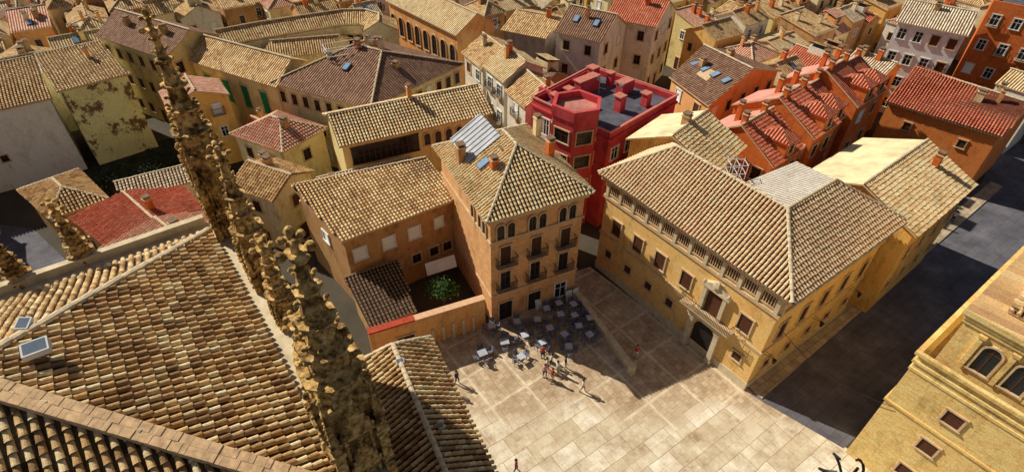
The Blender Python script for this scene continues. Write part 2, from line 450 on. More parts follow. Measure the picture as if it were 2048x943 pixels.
    for c in range(sky):
        p=pt((c+.7)/(sky+.4),.28);wd=(Vector(poly[1])-Vector(poly[2])).length
        o=obj('skylight',SKYM,(p.x-cx,p.y-cy,hz(p)+.12),R);o.rotation_euler=(math.atan2(rise,wd/2),0,yaw)
    if wins=='auto':
        st=storeys or max(1,int(ze/3.0))
        for i in range(4):
            j=(i+1)%4;a=Vector(W[i]);b=Vector(W[j]);d=(b-a);L=d.length
            if L<2.2: continue
            d/=L;n=Vector((d.y,-d.x));mid=(a+b)/2
            if n.dot((-mid).normalized())<.12: continue
            k=max(1,int((L-.6)/sp))
            for r in range(st):
                if r<st-rows_top: continue
                z=ze-(st-r)*(ze/st)+ze/st*.32
                for c in range(k):
                    kk=wk
                    if rng.random()<.12: kk='shutter'
                    if rng.random()<.1: kk='wood'
                    if rng.random()<.07 and reg is False: continue
                    tall=(r==0 and c==k//2)
                    put(winmesh('wood' if tall else kk,ww,wh if not tall else 2.1),'door' if tall else 'window',E,a,b,L*(c+.5)/k,z if not tall else .05)
                    if wk=='white' and r>0 and rng.random()<.5: put(balmesh(1.5,.5,.95),'balcony',E,a,b,L*(c+.5)/k,z-.15)
    elif wins:
        for (i,z,cols,kd,w,h) in wins:
            j=(i+1)%4;a=Vector(W[i]);b=Vector(W[j]);L=(b-a).length
            if isinstance(cols,int): cols=[L*(c+.5)/cols for c in range(cols)]
            for c in cols: put(winmesh(kd,w,h),'window',E,a,b,c,z)
    return E,R,W,poly
def rect(x,y,deg,L,D):
    a=math.radians(deg);u=(math.cos(a),math.sin(a));v=(-u[1],u[0])
    return [(x,y),(x+u[0]*L,y+u[1]*L),(x+u[0]*L+v[0]*D,y+u[1]*L+v[1]*D),(x+v[0]*D,y+v[1]*D)]
# ================================================================ CATHEDRAL
e1=Vector((.61,-.7924));e2=Vector((.7924,.61));K=Vector((-14.7,20.8));ZK=22.5;LC=16.0
def cp(s,d,z=0):
    p=K+e1*s-e2*d; return (p.x,p.y,z)
cat=obj('cathedral',None,(cp(8,8)[0],cp(8,8)[1],0),label='Gothic sandstone cathedral with barrel tiled pyramid roof and crocketed pinnacles',cat='cathedral')
co=tuple(cat.location)
mb=MB()
q=ccw([p[:2] for p in (cp(.3,.3),cp(15.7,.3),cp(15.7,15.7),cp(.3,15.7))])
for i in range(4):
    a=q[i];b=q[(i+1)%4];L=15.4
    mb.face([(*a,-.2),(*b,-.2),(*b,ZK),(*a,ZK)],0,[(0,0),(L,0),(L,22),(0,22)])
obj('wall',mb.mesh('wall',[STONE],co),parent=cat)
rb=MB();ap=cp(8,8,ZK+.47*8)
for a,b in ((cp(0,0,ZK),cp(16,0,ZK)),(cp(16,0,ZK),cp(16,16,ZK)),(cp(16,16,ZK),cp(0,16,ZK)),(cp(0,16,ZK),cp(0,0,ZK))):
    rface(rb,[a,b,ap],True,p=.32,l=.37,smooth=7); cap(rb,a,ap,.18)
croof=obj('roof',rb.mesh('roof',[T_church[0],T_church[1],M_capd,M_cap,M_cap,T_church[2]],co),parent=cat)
def sbox(mb,s0,s1,d0,d1,z0,z1,mi=0):
    c=ccw([p[:2] for p in (cp(s0,d0),cp(s1,d0),cp(s1,d1),cp(s0,d1))])
    mb.hexa([(*p,z0) for p in c],[(*p,z1) for p in c],mi)
mb=MB()
sbox(mb,-1.2,17.2,-1.0,-.06,21.4,22.25);sbox(mb,-1.2,17.2,-1.35,-1.003,20.9,22.7)
sbox(mb,-1.0,-.06,-.05,16,21.4,22.25);sbox(mb,-1.35,-1.003,-.05,16,20.9,22.7)
sbox(mb,-1.203,17.0,-1.0,.2,-.2,21.39,1)
obj('parapet',mb.mesh('parapet',[PSTONE,STONE],co),parent=cat)
mb=MB()
A=Vector(cp(16,0,ZK));B=Vector(ap);n=34
d=(B-A);sd=Vector((d.y,-d.x,0)).normalized()
for k in range(n*2):
    s=A+d*(k/(n*2));e=A+d*((k+.95)/(n*2))
    for w0,w1 in ((-.30,-.005),(.005,.30)):
        h=.24+rng.uniform(-.015,.015)
        mb.hexa([s+sd*w0,s+sd*w1,e+sd*w1,e+sd*w0],[s+sd*w0+Vector((0,0,h)),s+sd*w1+Vector((0,0,h)),e+sd*w1+Vector((0,0,h)),e+sd*w0+Vector((0,0,h))])
obj('coping',mb.mesh('coping',[plain('coping_brick',(.84,.56,.32),.9,.4,4)],co),parent=cat)
def pinnacle(x,y,z0,zt,w,seed):
    r=random.Random(seed);mb=MB();H=zt-z0;ang=math.atan2(e1.y,e1.x)
    def T(px,py,pz): return (x+px*math.cos(ang)-py*math.sin(ang),y+px*math.sin(ang)+py*math.cos(ang),pz)
    def bx(x0,x1,y0,y1,a,b): mb.hexa([T(x0,y0,a),T(x1,y0,a),T(x1,y1,a),T(x0,y1,a)],[T(x0,y0,b),T(x1,y0,b),T(x1,y1,b),T(x0,y1,b)])
    def tp(cx,cy,a,b,r0,r1,n=4,rt=math.pi/4):
        c=T(cx,cy,0);mb.taper(c[0],c[1],a,b,r0,r1,n,0,rt+ang)
    def crock(t,rr,zz,sz):
        ct,st=math.cos(t),math.sin(t)
        px,py=-st,ct
        lo=[(x+rr*.7*ct+px*sz*.25,y+rr*.7*st+py*sz*.25,zz-sz*.9),(x+rr*.7*ct-px*sz*.25,y+rr*.7*st-py*sz*.25,zz-sz*.9)]
        o1=rr+sz*.6
        up=[(x+o1*ct+px*sz*.3,y+o1*st+py*sz*.3,zz),(x+o1*ct-px*sz*.3,y+o1*st-py*sz*.3,zz)]
        bk=[(x+rr*.7*ct+px*sz*.25,y+rr*.7*st+py*sz*.25,zz+sz*.2),(x+rr*.7*ct-px*sz*.25,y+rr*.7*st-py*sz*.25,zz+sz*.2)]
        mb.face([lo[1],lo[0],up[0],up[1]]);mb.face([up[1],up[0],bk[0],bk[1]]);mb.face([lo[0],bk[0],up[0]]);mb.face([lo[1],up[1],bk[1]])
        mb.blob((x+(rr+sz*.6)*ct,y+(rr+sz*.6)*st,zz+sz*.14),sz*.4,sz*.4,sz*.34,0,.04,r)
    hs=H*.46;h=w/2
    bx(-h*.62,h*.62,-h*.62,h*.62,z0-3,z0+hs)
    for sx in(-1,1):
        for sy in(-1,1):
            cx=sx*h*.76;cy=sy*h*.76
            tp(cx,cy,z0-3,z0+hs*.60,h*.24,h*.23);tp(cx,cy,z0+hs*.60,z0+hs*.64,h*.33,h*.33);tp(cx,cy,z0+hs*.27,z0+hs*.30,h*.32,h*.26)
            tp(cx,cy,z0+hs*.64,z0+hs*1.12,h*.23,h*.03)
            for k in range(6):
                zz=z0+hs*(.69+.06*k);rr=h*(.2-.028*k)
                for a in range(4):
                    t=a*math.pi/2+ang+.78;c=T(cx,cy,zz);mb.blob((c[0]+rr*math.cos(t),c[1]+rr*math.sin(t),zz),.055,.055,.05,0,.05,r)
            c=T(cx,cy,0);mb.blob((c[0],c[1],z0+hs*1.13),.085,.085,.11,0,.05,r)
    for a in range(4):
        t=a*math.pi/2;c,s=math.cos(t),math.sin(t)
        def F(u,o,z): return T(c*o-s*u,s*o+c*u,z)
        for u0,u1 in ((-.47,-.37),(-.05,.05),(.37,.47)):
            mb.hexa([F(h*u0,h*.60,z0),F(h*u0,h*.78,z0),F(h*u1,h*.78,z0),F(h*u1,h*.60,z0)],[F(h*u0,h*.60,z0+hs*.72),F(h*u0,h*.78,z0+hs*.72),F(h*u1,h*.78,z0+hs*.72),F(h*u1,h*.60,z0+hs*.72)])
        for zz,ww in ((z0+hs*.32,.92),(z0+hs*.72,1.0)):
            g0=h*.60;g1=h*ww
            a3=[F(-h*.6,g1,zz),F(h*.6,g1,zz),F(0,g1*.94,zz+hs*.3)];b3=[F(-h*.6,g0-.03,zz),F(h*.6,g0-.03,zz),F(0,g0*.85,zz+hs*.3)]
            mb.face(a3);mb.face([a3[1],b3[1],b3[2],a3[2]]);mb.face([b3[0],a3[0],a3[2],b3[2]]);mb.face([a3[0],b3[0],b3[1],a3[1]])
            for k in range(5):
                for sg in(-1,1):
                    f=k/5;p=F(sg*h*.6*(1-f),g1,zz+hs*.3*f+.05);mb.blob(p,.07,.07,.075,0,.05,r)
            p=F(0,g1*.94,zz+hs*.34);mb.blob(p,.10,.10,.15,0,.05,r)
    for zz,k in ((z0-.1,1.1),(z0+hs*.98,.9),(z0+hs*.3,.84)):
        tp(0,0,zz,zz+.14,h*k*1.3,h*k*1.2,4)
    zs=z0+hs;ze_=zt-H*.075;nt_=5
    R=lambda f:h*.68*(1-f)+.11
    for k in range(nt_):
        f0=k/nt_;f1=(k+1)/nt_
        za=zs+(ze_-zs)*f0;zb=zs+(ze_-zs)*f1
        tp(0,0,za,zb-.16,R(f0),R(f1)*.95,8,math.pi/8)
        tp(0,0,zb-.16,zb-.06,R(f1)*.95,R(f1)*1.5,8,math.pi/8)
        tp(0,0,zb-.06,zb,R(f1)*1.5,R(f1)*1.5,8,math.pi/8)
    rows=int((ze_-zs)/.46)
    for k in range(rows):
        f=k/rows;zz=zs+(ze_-zs)*f+.26;sz=.27*(1-f*.40)*(w/1.8)
        for a in range(8):
            if f>.4 and a%2: continue
            crock(a*math.pi/4+ang+math.pi/8,R(f)*.92,zz,sz)
    o=obj('pinnacle',mb.mesh('pinnacle',[STONE],co),parent=cat)
    fb=MB()
    fb.taper(x,y,ze_-.1,zt-.1,.12,.07,8)
    for zz,rr,bs in ((ze_+.08,.34,.15),(ze_+.5,.22,.11)):
        fb.taper(x,y,zz-.08,zz+.06,rr*.5,rr*.8,8)
        for a in range(4):
            t=a*math.pi/2+ang;fb.blob((x+rr*math.cos(t),y+rr*math.sin(t),zz+.06),bs,bs,bs*.9,0,.05,r)
    fb.blob((x,y,zt-.1),.13,.13,.19,0,.04,r)
    obj('finial',fb.mesh('finial',[STONE],co),parent=o)
pinnacle(-13.9,21.3,21.8,32.8,1.7,1)
pinnacle(-4.75,9.15,22.0,32.4,1.8,2)
pinnacle(-10.9,17.7,20.6,29.3,1.3,3)
pinnacle(-12.5,20.2,21.2,27.6,.95,4)
pinnacle(-9.2,15.4,20.8,26.6,.9,5)
pinnacle(-7.4,12.7,20.8,25.4,.85,8)
pinnacle(-19.7,18.9,19.6,25.4,1.05,6)
pinnacle(-21.6,17.4,19.6,25.2,1.05,7)
u=Vector((.45,-.893));v=Vector((.893,.45));c0=Vector((-6.9,21.9))
chp=[tuple(c0+v*2.1),tuple(c0+v*2.1+u*14),tuple(c0-v*2.9+u*14),tuple(c0-v*2.9)]
house('chapel','low sandstone chapel with hipped barrel tile roof beside cathedral',chp,12.4,'hip',1.7,STONE,T_church,True,wins=None,chim=0,cat='chapel',inset=.07)
# ================================================================ PALACE
Ep=Vector((19.6,27.1));ax=Vector((-.593,.805));bx_=Vector((.805,.593));LA=19.9;LB=16.2;ZP=11.6;WD=9.4
def pp(a,b,z): p=Ep+ax*a+bx_*b; return (p.x,p.y,z)
pal=obj('palace',None,(pp(8,6,0)[0],pp(8,6,0)[1],0),label='honey brick bishop\'s palace with carved portal, balcony and tiled roof',cat='palace')
po=tuple(pal.location)
HANDS.append(ccw([pp(0,0,0)[:2],pp(LA,0,0)[:2],pp(LA,16,0)[:2],pp(0,LB,0)[:2]]))
o_=.7
fp=[p[:2] for p in (pp(o_,o_,0),pp(o_,LB-.3,0),pp(WD-.3,LB-.3,0),pp(WD-.3,WD-.3,0),pp(LA-o_,WD-.3,0),pp(LA-o_,o_,0))]
if area(fp)<0: fp=fp[::-1]
mb=MB()
for i in range(6):
    a=fp[i];b=fp[(i+1)%6];L=(Vector(b)-Vector(a)).length
    mb.face([(*a,-.2),(*b,-.2),(*b,ZP),(*a,ZP)],0,[(0,0),(L,0),(L,ZP),(0,ZP)])
obj('wall',mb.mesh('wall',[W_pbrick],po),parent=pal)
rings(pal,fp,[(-.2,.9,.06)],PSTONE,'plinth')
rings(pal,fp,[(4.7,4.95,.1),(9.0,9.3,.16),(10.95,11.35,.45)],M_frame)
h=4.7;RZ=14.9
rb=MB()
RC=pp(h,h,RZ);RA=pp(LA-4.4,h,RZ);RB=pp(h,LB-4.9,RZ)
rface(rb,[pp(0,0,ZP),pp(LA,0,ZP),RA,RC],True)
rface(rb,[pp(0,LB,ZP),pp(0,0,ZP),RC,RB],True)
rface(rb,[pp(LA,0,ZP),pp(LA,WD,ZP),RA],True)
rface(rb,[pp(LA,WD,ZP),pp(WD,WD,ZP),RC,RA],True)
F1=pp(9.6,7.0,13.7);F2=pp(9.2,13.6,13.5)
rface(rb,[F1,F2,RB,RC],False,mi_flat=4)
for a_,b_ in ((F1,F2),(F2,RB),(RC,F1)): rb.face([(a_[0],a_[1],ZP-.1),(b_[0],b_[1],ZP-.1),(b_[0],b_[1],b_[2]-.1),(a_[0],a_[1],a_[2]-.1)],2)
rface(rb,[pp(WD,WD,ZP),pp(WD,LB,ZP),pp(h,LB-4.9,RZ-.25),pp(h,h,RZ-.25)],False)
rface(rb,[pp(WD,LB,ZP),pp(0,LB,ZP),RB],True)
for a,b in ((RC,RA),(RC,RB),(pp(0,0,ZP),RC),(pp(LA,0,ZP),RA),(pp(LA,WD,ZP),RA),(pp(0,LB,ZP),RB),(pp(WD,LB,ZP),RB)): cap(rb,a,b)
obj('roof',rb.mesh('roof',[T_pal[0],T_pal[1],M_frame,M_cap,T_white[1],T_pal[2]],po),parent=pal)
mb=MB();mb.rod(pp(-.1,0,ZP-.1),pp(-.1,LB,ZP-.1),.09,6)
obj('gutter',mb.mesh('gutter',[M_metal],po),parent=pal)
aE=pp(o_,o_,0);aW=pp(LA-o_,o_,0);aS=pp(o_,LB-.3,0)
def onA(me,name,dist,z,off=0): return put(me,name,pal,aW,aE,(LA-2*o_)-dist,z,off)
def onB(me,name,dist,z,off=0): return put(me,name,pal,aE,aS,dist,z,off)
for dd in (2.0,8.0,11.0,13.7,16.5): onA(winmesh('wood',1.1,1.7),'window',dd,5.6)
for dd in (1.6,9.0,11.6,14.3,17.0): onA(winmesh('wood',.8,.9),'window',dd,2.4)
pil=MB();pil.box(-.16,.16,0,.16,0,1.62,0);PIL=pil.mesh('pilaster',[PSTONE])
gw=MB();gw.box(-.55,.55,0,.03,.35,1.4,1);gw.box(-.6,.6,0,.1,.22,.35,0)
for i in range(5): gw.box(-.5+.22*i,-.44+.22*i,.03,.08,.35,1.35,0)
GWM=gw.mesh('gallery_window',[M_frame,M_wood])
k=11
for i in range(k+1): onA(PIL,'pilaster',.25+(LA-2*o_-.5)*i/k,9.31)
for i in range(k): onA(GWM,'window',.25+(LA-2*o_-.5)*(i+.5)/k,9.31)
for i in range(9): onB(PIL,'pilaster',.25+(LB-1.5)*i/8,9.31)
for i in range(5):
    onB(winmesh('wood',1.0,1.9),'window',1.8+3*i,5.6);onB(winmesh('wood',.9,1.0),'window',1.8+3*i,2.0)
mb=MB()
n=10
pts=[(-1.0,.06,0),(1.0,.06,0)]+[(math.cos(math.pi*i/n),.06,2.7+math.sin(math.pi*i/n)*.9) for i in range(n+1)]
mb.face(pts[::-1],1)
for s in (-1,1):
    mb.box(s*1.35-.22,s*1.35+.22,0,.4,0,3.7,0);mb.box(s*1.35-.3,s*1.35+.3,0,.5,3.7,3.95,0);mb.box(s*1.35-.3,s*1.35+.3,0,.5,0,.4,0)
mb.box(-1.8,1.8,0,.5,3.95,4.3,0)
onA(mb.mesh('door',[PSTONE,M_dark]),'door',5.0,.02)
onA(balmesh(5.0,1.0,1.0),'balcony',5.0,4.98)
mb=MB();mb.box(-.7,.7,0,.05,0,2.5,1)
for s in(-1,1): mb.box(s*.95-.17,s*.95+.17,0,.32,0,2.6,0)
mb.box(-1.35,1.35,0,.4,2.6,2.85,0)
f=[(-1.35,.38,2.85),(1.35,.38,2.85),(.35,.38,3.5),(-.35,.38,3.5)];g_=[(-1.35,.0,2.85),(1.35,.0,2.85),(.35,.0,3.5),(-.35,.0,3.5)]
mb.face(f[::-1]);mb.face([f[1],g_[1],g_[2],f[2]]);mb.face([g_[0],f[0],f[3],g_[3]]);mb.face([f[3],f[2],g_[2],g_[3]])
mb.blob((0,.35,3.35),.45,.25,.55,0,.2)
for s in(-1,1): mb.blob((s*1.2,.3,3.0),.15,.15,.3,0,.1)
onA(mb.mesh('portal_window',[PSTONE,M_wood]),'window',5.0,5.0)
q=[(34.2,36.6),(44.3,44.6),(37.4,53.2),(27.3,45.2)]
house('palace_annex','long annex with pale concrete rear slope beside street',q,10,'gable',2.3,W_ochre,T_gold2,True,wins=[(0,6.3,4,'wood',.9,1.5),(0,2.5,4,'wood',.9,1.2)],backmat=M_panel,cat='building',chim=1)
rd=Vector((.66,.75));rp=Vector((-.75,.66));r0=Vector((14.9,45.8))
q=[tuple(r0-rp*4.5),tuple(r0-rp*4.5+rd*7),tuple(r0+rp*5+rd*7),tuple(r0+rp*5)]
house('palace_wing','rear palace wing with pale slope and tiled slope',q,11.7,'gable',2.2,W_ochre,T_gold2,True,backmat=M_panel,cat='building',chim=1)
# ================================================================ TOWER HOUSE
R4=rect(-2.0,34.2,26.3,9.9,12.6)
poly=[R4[1],R4[2],R4[3],R4[0]]
E,R,W,pl=house('corner_house','tall ochre brick corner house with paired arches and hipped roof',poly,12.6,'hip',3.1,W_house,T_gold2,True,wins=None,chim=0,ov=.55)
a=W[3];b=W[0];L=(Vector(b)-Vector(a)).length
rings(E,W,[(9.7,9.92,.12),(12.0,12.5,.3),(3.4,3.6,.1)],M_frame)
for c in (1.35,4.3,7.2):
    for s in(-.48,.48): put(winmesh('arch',.66,1.5),'window',E,a,b,c+s,10.0)
    for z in (7.1,4.2):
        put(winmesh('wood' if z>5 else 'plain',.95,2.0),'window',E,a,b,c,z);put(balmesh(1.9,.65,1.0),'balcony',E,a,b,c,z)
for c in(1.4,4.4): put(winmesh('plain',1.3,2.3),'door',E,a,b,c,.05)
put(winmesh('white',1.2,1.9),'window',E,a,b,7.2,.5)
a=W[2];b=W[3]
for c in (-1.1,-2.0,-3.6): put(winmesh('arch',.6,1.4),'window',E,a,b,(Vector(b)-Vector(a)).length+c,10.0)
ctr=E.location
for (x,y,m) in ((-1.6,39.4,1),(-.9,41.2,0),(3.2,42.6,1),(2.2,47,0),(-4.6,42,2)):
    obj('chimney',CH[m],(x-ctr[0],y-ctr[1],13.9),R,.46)
mb=MB()
U_=(Vector(R4[1])-Vector(R4[0])).normalized();V_=Vector((-U_.y,U_.x));F=Vector(R4[0])
def rp_(u_,v_): p=F+U_*u_+V_*v_; return (p.x-ctr[0],p.y-ctr[1],12.6+3.1*min(u_,9.9-u_)/4.95+.28)
for k in range(7):
    v0=7.0+k*.62
    mb.face([rp_(1.3,v0),rp_(4.4,v0),rp_(4.4,v0+.47),rp_(1.3,v0+.47)],0)
    A=[Vector(rp_(1.3,v0+.47)),Vector(rp_(4.4,v0+.47)),Vector(rp_(4.4,v0+.62)),Vector(rp_(1.3,v0+.62))]
    z=Vector((0,0,.08));mb.face([A[0]+z,A[1]+z,A[2]+z,A[3]+z],0);mb.face([A[0],A[1],A[1]+z,A[0]+z],0);mb.face([A[3]+z,A[2]+z,A[2],A[3]],0)
obj('metal_sheet',mb.mesh('metal_sheet',[M_sheet]),(0,0,0),R)
o=obj('skylight',SKYM,(rp_(2.2,5.6)[0],rp_(2.2,5.6)[1],rp_(2.2,5.6)[2]-.05),R);o.rotation_euler=(math.atan2(3.1,4.95),0,math.atan2(V_.y,V_.x)+math.pi)
# ================================================================ MID BUILDINGS
house('courtyard_house','long brown house with white roller blinds over courtyard',[(-14.7,36.4),(-4.9,43.2),(-8.9,48.6),(-20.9,43.2)],8.4,'shed',1.0,W_tan,T_gold,True,
   wins=[(0,5.5,[1.2,4.0,6.6],'shutter',1.1,1.3),(0,2.4,[3.9,6.5,8.4,9.9],'plain',.9,1.1),(0,5.7,[9.2],'shutter',.8,1.1),(3,5.6,[4.5],'shutter',1.0,1.1)],chim=0)
house('lean_to_building','narrow pale tiled lean-to roof behind brown house',[(-21,44.0),(-9.6,49.0),(-11.0,51.6),(-20.0,47.2)],6.9,'shed',.7,W_cream,T_pale,True,chim=1)
E,R,W,pl=house('gallery_house','cream house with long glazed gallery and arched loggia',rect(-17.6,48.8,27.0,17,7.6),10.3,'gable',1.8,W_yellow,T_gold2,True,wins=None,chim=1)
a,b=W[0],W[1]
gl=MB();gl.box(-3.6,3.6,0,.04,0,1.9,1)
for i in range(13): gl.box(-3.6+.6*i-.04,-3.6+.6*i+.04,.04,.12,0,1.9,0)
gl.box(-3.7,3.7,0,.15,-.12,0,0);gl.box(-3.7,3.7,0,.13,1.9,2.0,0);gl.box(-3.6,3.6,.04,.1,.9,.97,0)
put(gl.mesh('glazed_gallery',[M_wood,M_glass]),'window',E,a,b,4.4,7.75)
for i in range(6): put(winmesh('arch',.7,1.4),'window',E,a,b,9.0+1.25*i,8.1)
house('courtyard_shed','low shed with dark barrel tile roof in courtyard',[(-11.8,30.9),(-8.2,33.0),(-10.6,38.6),(-15.0,36.0)],3.6,'shed',.9,W_tan,tset('dark_shed',[(.10,.07,.05),(.16,.11,.08),(.12,.08,.055)],dark=.3,g=1.1),True,wins=None,chim=0,cat='shed',capm=M_capd)
gwl=MB();A=Vector((-11.8,30.3));B=Vector((-2.3,34.55));d=(B-A).normalized();n_=Vector((-d.y,d.x))
P4=[A,B,B+n_*.45,A+n_*.45]
gwl.hexa([(*p,-.1) for p in P4],[(*p,3.6) for p in P4],0)
G=obj('garden_wall',gwl.mesh('garden_wall',[W_orange],(*A,0)),(*A,0),label='orange rendered garden wall with tiled coping around courtyard',cat='wall')
gc=MB();m1=A.lerp(B,.38)
P6=[A-n_*.1,m1-n_*.1,m1+n_*.55,A+n_*.55];gc.hexa([(*p,3.6) for p in P6],[(*p,3.78) for p in P6],0)
obj('coping',gc.mesh('coping',[M_redcap],(*A,0)),parent=G,label='bright red stretch of coping')
gc=MB();P6=[m1-n_*.1,B-n_*.1,B+n_*.55,m1+n_*.55];gc.hexa([(*p,3.6) for p in P6],[(*p,3.72) for p in P6],0)
obj('coping',gc.mesh('coping',[plain('terracotta_coping',(.72,.45,.28),.9,.2,3)],(*A,0)),parent=G)
put(winmesh('wood',1.5,2.1),'door',G,A,B,3.0,0.02)
for i in range(5):
    bb=MB();bb.box(-.12,.12,0,.14,0,1.9,0);put(bb.mesh('pilaster',[PSTONE]),'pilaster',G,A,B,5.4+.95*i,.01)
house('low_house','low red tiled outbuilding among small yards',[(-44.3,43.5),(-38,39.2),(-31.5,45.2),(-35.5,49.3)],4.8,'gable',1.2,W_orange,T_red,True,chim=1)
house('low_house','low house with red and gold tiles beside street',[(-37.8,38.2),(-33.6,35.3),(-25.6,41),(-29.6,44.2)],5.6,'gable',1.3,W_cream,T_pink,True,chim=1)
house('low_house','small weathered house with hipped golden roof',[(-52.5,48.0),(-46,43.2),(-42.2,46.8),(-48.6,52.2)],4.8,'hip',1.4,W_tan,T_gold,True,chim=0)
house('low_house','thin lean-to with pale tiles along a yard wall',[(-41,47),(-34.6,51.2),(-36.2,53.2),(-42.8,49.2)],4.4,'shed',.8,W_white,T_pale,True,chim=0)
house('small_house','small cream house with tiled roof and vents',[(-28.8,46.3),(-23.4,43.8),(-20.9,49.2),(-26,51.7)],7.0,'gable',1.4,W_cream,T_gold,True,chim=2)
house('red_tiled_house','cream house with red tile roof and chimney',[(-32.2,55.6),(-25.0,51.9),(-21.6,57.4),(-28.6,61.2)],7.6,'hip',1.7,W_cream,T_pink,True,chim=1)
house('red_tiled_house','low pale house with red clay tile roof behind yard',[(-34,60.2),(-30.6,58.3),(-27.5,61.6),(-31,64)],5.2,'gable',1.2,W_cream,T_red,True,chim=1)
W_wbright=wallmat('bright_white_render',(.84,.78,.64),(.82,.76,.60),.2,g=1.35,s=1.0,w=.98)
house('white_gabled_house','big plain white rendered house with weathered tile roof',[(-66,50),(-53.6,59.4),(-60,67),(-71,59)],9.7,'shed',1.8,W_wbright,T_gold,True,wins=[(0,3.6,[3,8],'plain',.7,.8),(0,6.8,[5],'plain',.7,.8)],chim=1)
W_st=wallmat('stained_yellow',(.86,.70,.38),(.86,.68,.34),.12,g=1.35,s=1.1,blotch=True,w=.98)
house('stained_yellow_house','tall yellow house wall with dark damp stains',[(-53.1,59.8),(-47.4,65.1),(-54.5,72),(-60,67.3)],10.3,'shed',1.3,W_st,T_gold,True,wins=None,chim=1)
house('apartment_block','long cream apartment block with grey-brown tile roof',[(-57.5,75.5),(-44.2,68),(-40.4,76.5),(-54.5,84)],11,'gable',2.2,W_yellow,T_brown,False,chim=3,sp=2.0)
house('school_building','cream school building with tall green shutters',[(-42.6,70.0),(-28.6,62.6),(-26.6,70.5),(-40.5,77.3)],10,'gable',2.0,W_yellow,T_gold,False,wins=[(0,5.6,[2.2,5.6,9.0,12.4],'green',1.3,3.0)],chim=0)
E,R,W,pl=house('mansard_block','wide block with brown tile roof, skylights and terrace',[(-29.6,63.5),(-16.2,57.3),(-6.6,70.2),(-20,78.5)],10.2,'hip',3.0,W_cream,T_brown,False,chim=7,sp=1.6,sky=3,inset=.36,ww=.8,ant=2)
tb=MB();cx,cy=-20.5,66.8;l=E.location
q=rect(cx-2.2,cy-1.2,27,4.2,2.6)
for i in range(4):
    a=q[i];b=q[(i+1)%4];tb.rod((*a,12.6),(*b,12.6),.06,4);tb.rod((*a,13.3),(*b,13.3),.05,4);tb.rod((*a,11.8),(*a,13.3),.05,4)
obj('terrace_railing',tb.mesh('terrace_railing',[M_white],tuple(l)),parent=R)
HANDS.append([(-42,74),(-18,74),(-18,92),(-42,92)])
cl=[(-42,77.5),(-37,81),(-31.5,84.3),(-26.5,87),(-23,87.3),(-20.6,85.6),(-20,82.5)]
E=obj('curved_building',None,(-31,83,0),label='curved terrace building with stone parapet and tiled roof',cat='building')
wb=MB();rb=MB();nl=len(cl);Lf=[];Rt=[]
for i in range(nl):
    a=Vector(cl[max(0,i-1)]);b=Vector(cl[min(nl-1,i+1)]);d=(b-a).normalized();n_=Vector((-d.y,d.x));c=Vector(cl[i])
    Lf.append(c+n_*2.6);Rt.append(c-n_*2.6)
for i in range(nl-1):
    for a,b in ((Rt[i],Rt[i+1]),(Lf[i+1],Lf[i])): wb.face([(*a,-.2),(*b,-.2),(*b,10),(*a,10)],0,[(0,0),(5,0),(5,10),(0,10)])
    c0_,c1_=Vector(cl[i]),Vector(cl[i+1])
    rface(rb,[(*Rt[i],9.8),(*Rt[i+1],9.8),(*c1_,11.2),(*c0_,11.2)],False);rface(rb,[(*Lf[i+1],9.8),(*Lf[i],9.8),(*c0_,11.2),(*c1_,11.2)],False)
    cap(rb,(*c0_,11.2),(*c1_,11.2))
for i in (0,nl-1): wb.face([(*Rt[i],-.2),(*Lf[i],-.2),(*Lf[i],9.8),(*cl[i],11.2),(*Rt[i],9.8)],0)
obj('wall',wb.mesh('wall',[W_cream],(-31,83,0)),parent=E);obj('roof',rb.mesh('roof',[T_gold[0],T_gold[1],M_frame,M_cap],(-31,83,0)),parent=E)
for i in range(nl-1): 
    for t in (.3,.75): put(winmesh('plain',1.0,1.5),'window',E,Rt[i],Rt[i+1],(Rt[i+1]-Rt[i]).length*t,6.8)
house('inner_hall','wide low hall with golden tile roof inside curved terrace',[(-36,75.5),(-27,78.5),(-24.5,84),(-34,81.5)],8,'gable',1.5,W_cream,T_gold,False,wins=None,chim=0,cat='building')
house('arcaded_building','long ochre building with a row of tall arches',[(-21,92.6),(-8.3,77.8),(-2.6,82.8),(-14.5,97)],11,'gable',2.2,W_orange,T_gold2,False,wins=[(0,6.2,8,'arch',1.3,3.0)],chim=2,cat='building')
house('white_terrace_house','narrow white terrace house with iron balconies',[(-7.4,74.5),(-4.3,69.0),(1.5,73.5),(-1.6,79.2)],10,'gable',1.8,W_white,T_gold,False,chim=1,wk='white',sp=2.2,ant=1)
house('white_terrace_house','narrow white terrace house with iron balconies',[(-4.2,68.8),(-1.4,63.8),(4.0,68.3),(1.3,73.3)],10.6,'gable',1.8,W_white,T_gold2,False,chim=2,wk='white',sp=2.2)
house('white_terrace_house','cream terrace house with balconies on narrow lane',[(-1.3,63.6),(1.2,58.9),(6.0,63.0),(3.9,68.1)],9.8,'gable',1.7,W_white,T_gold,False,chim=1,wk='white',sp=2.2)
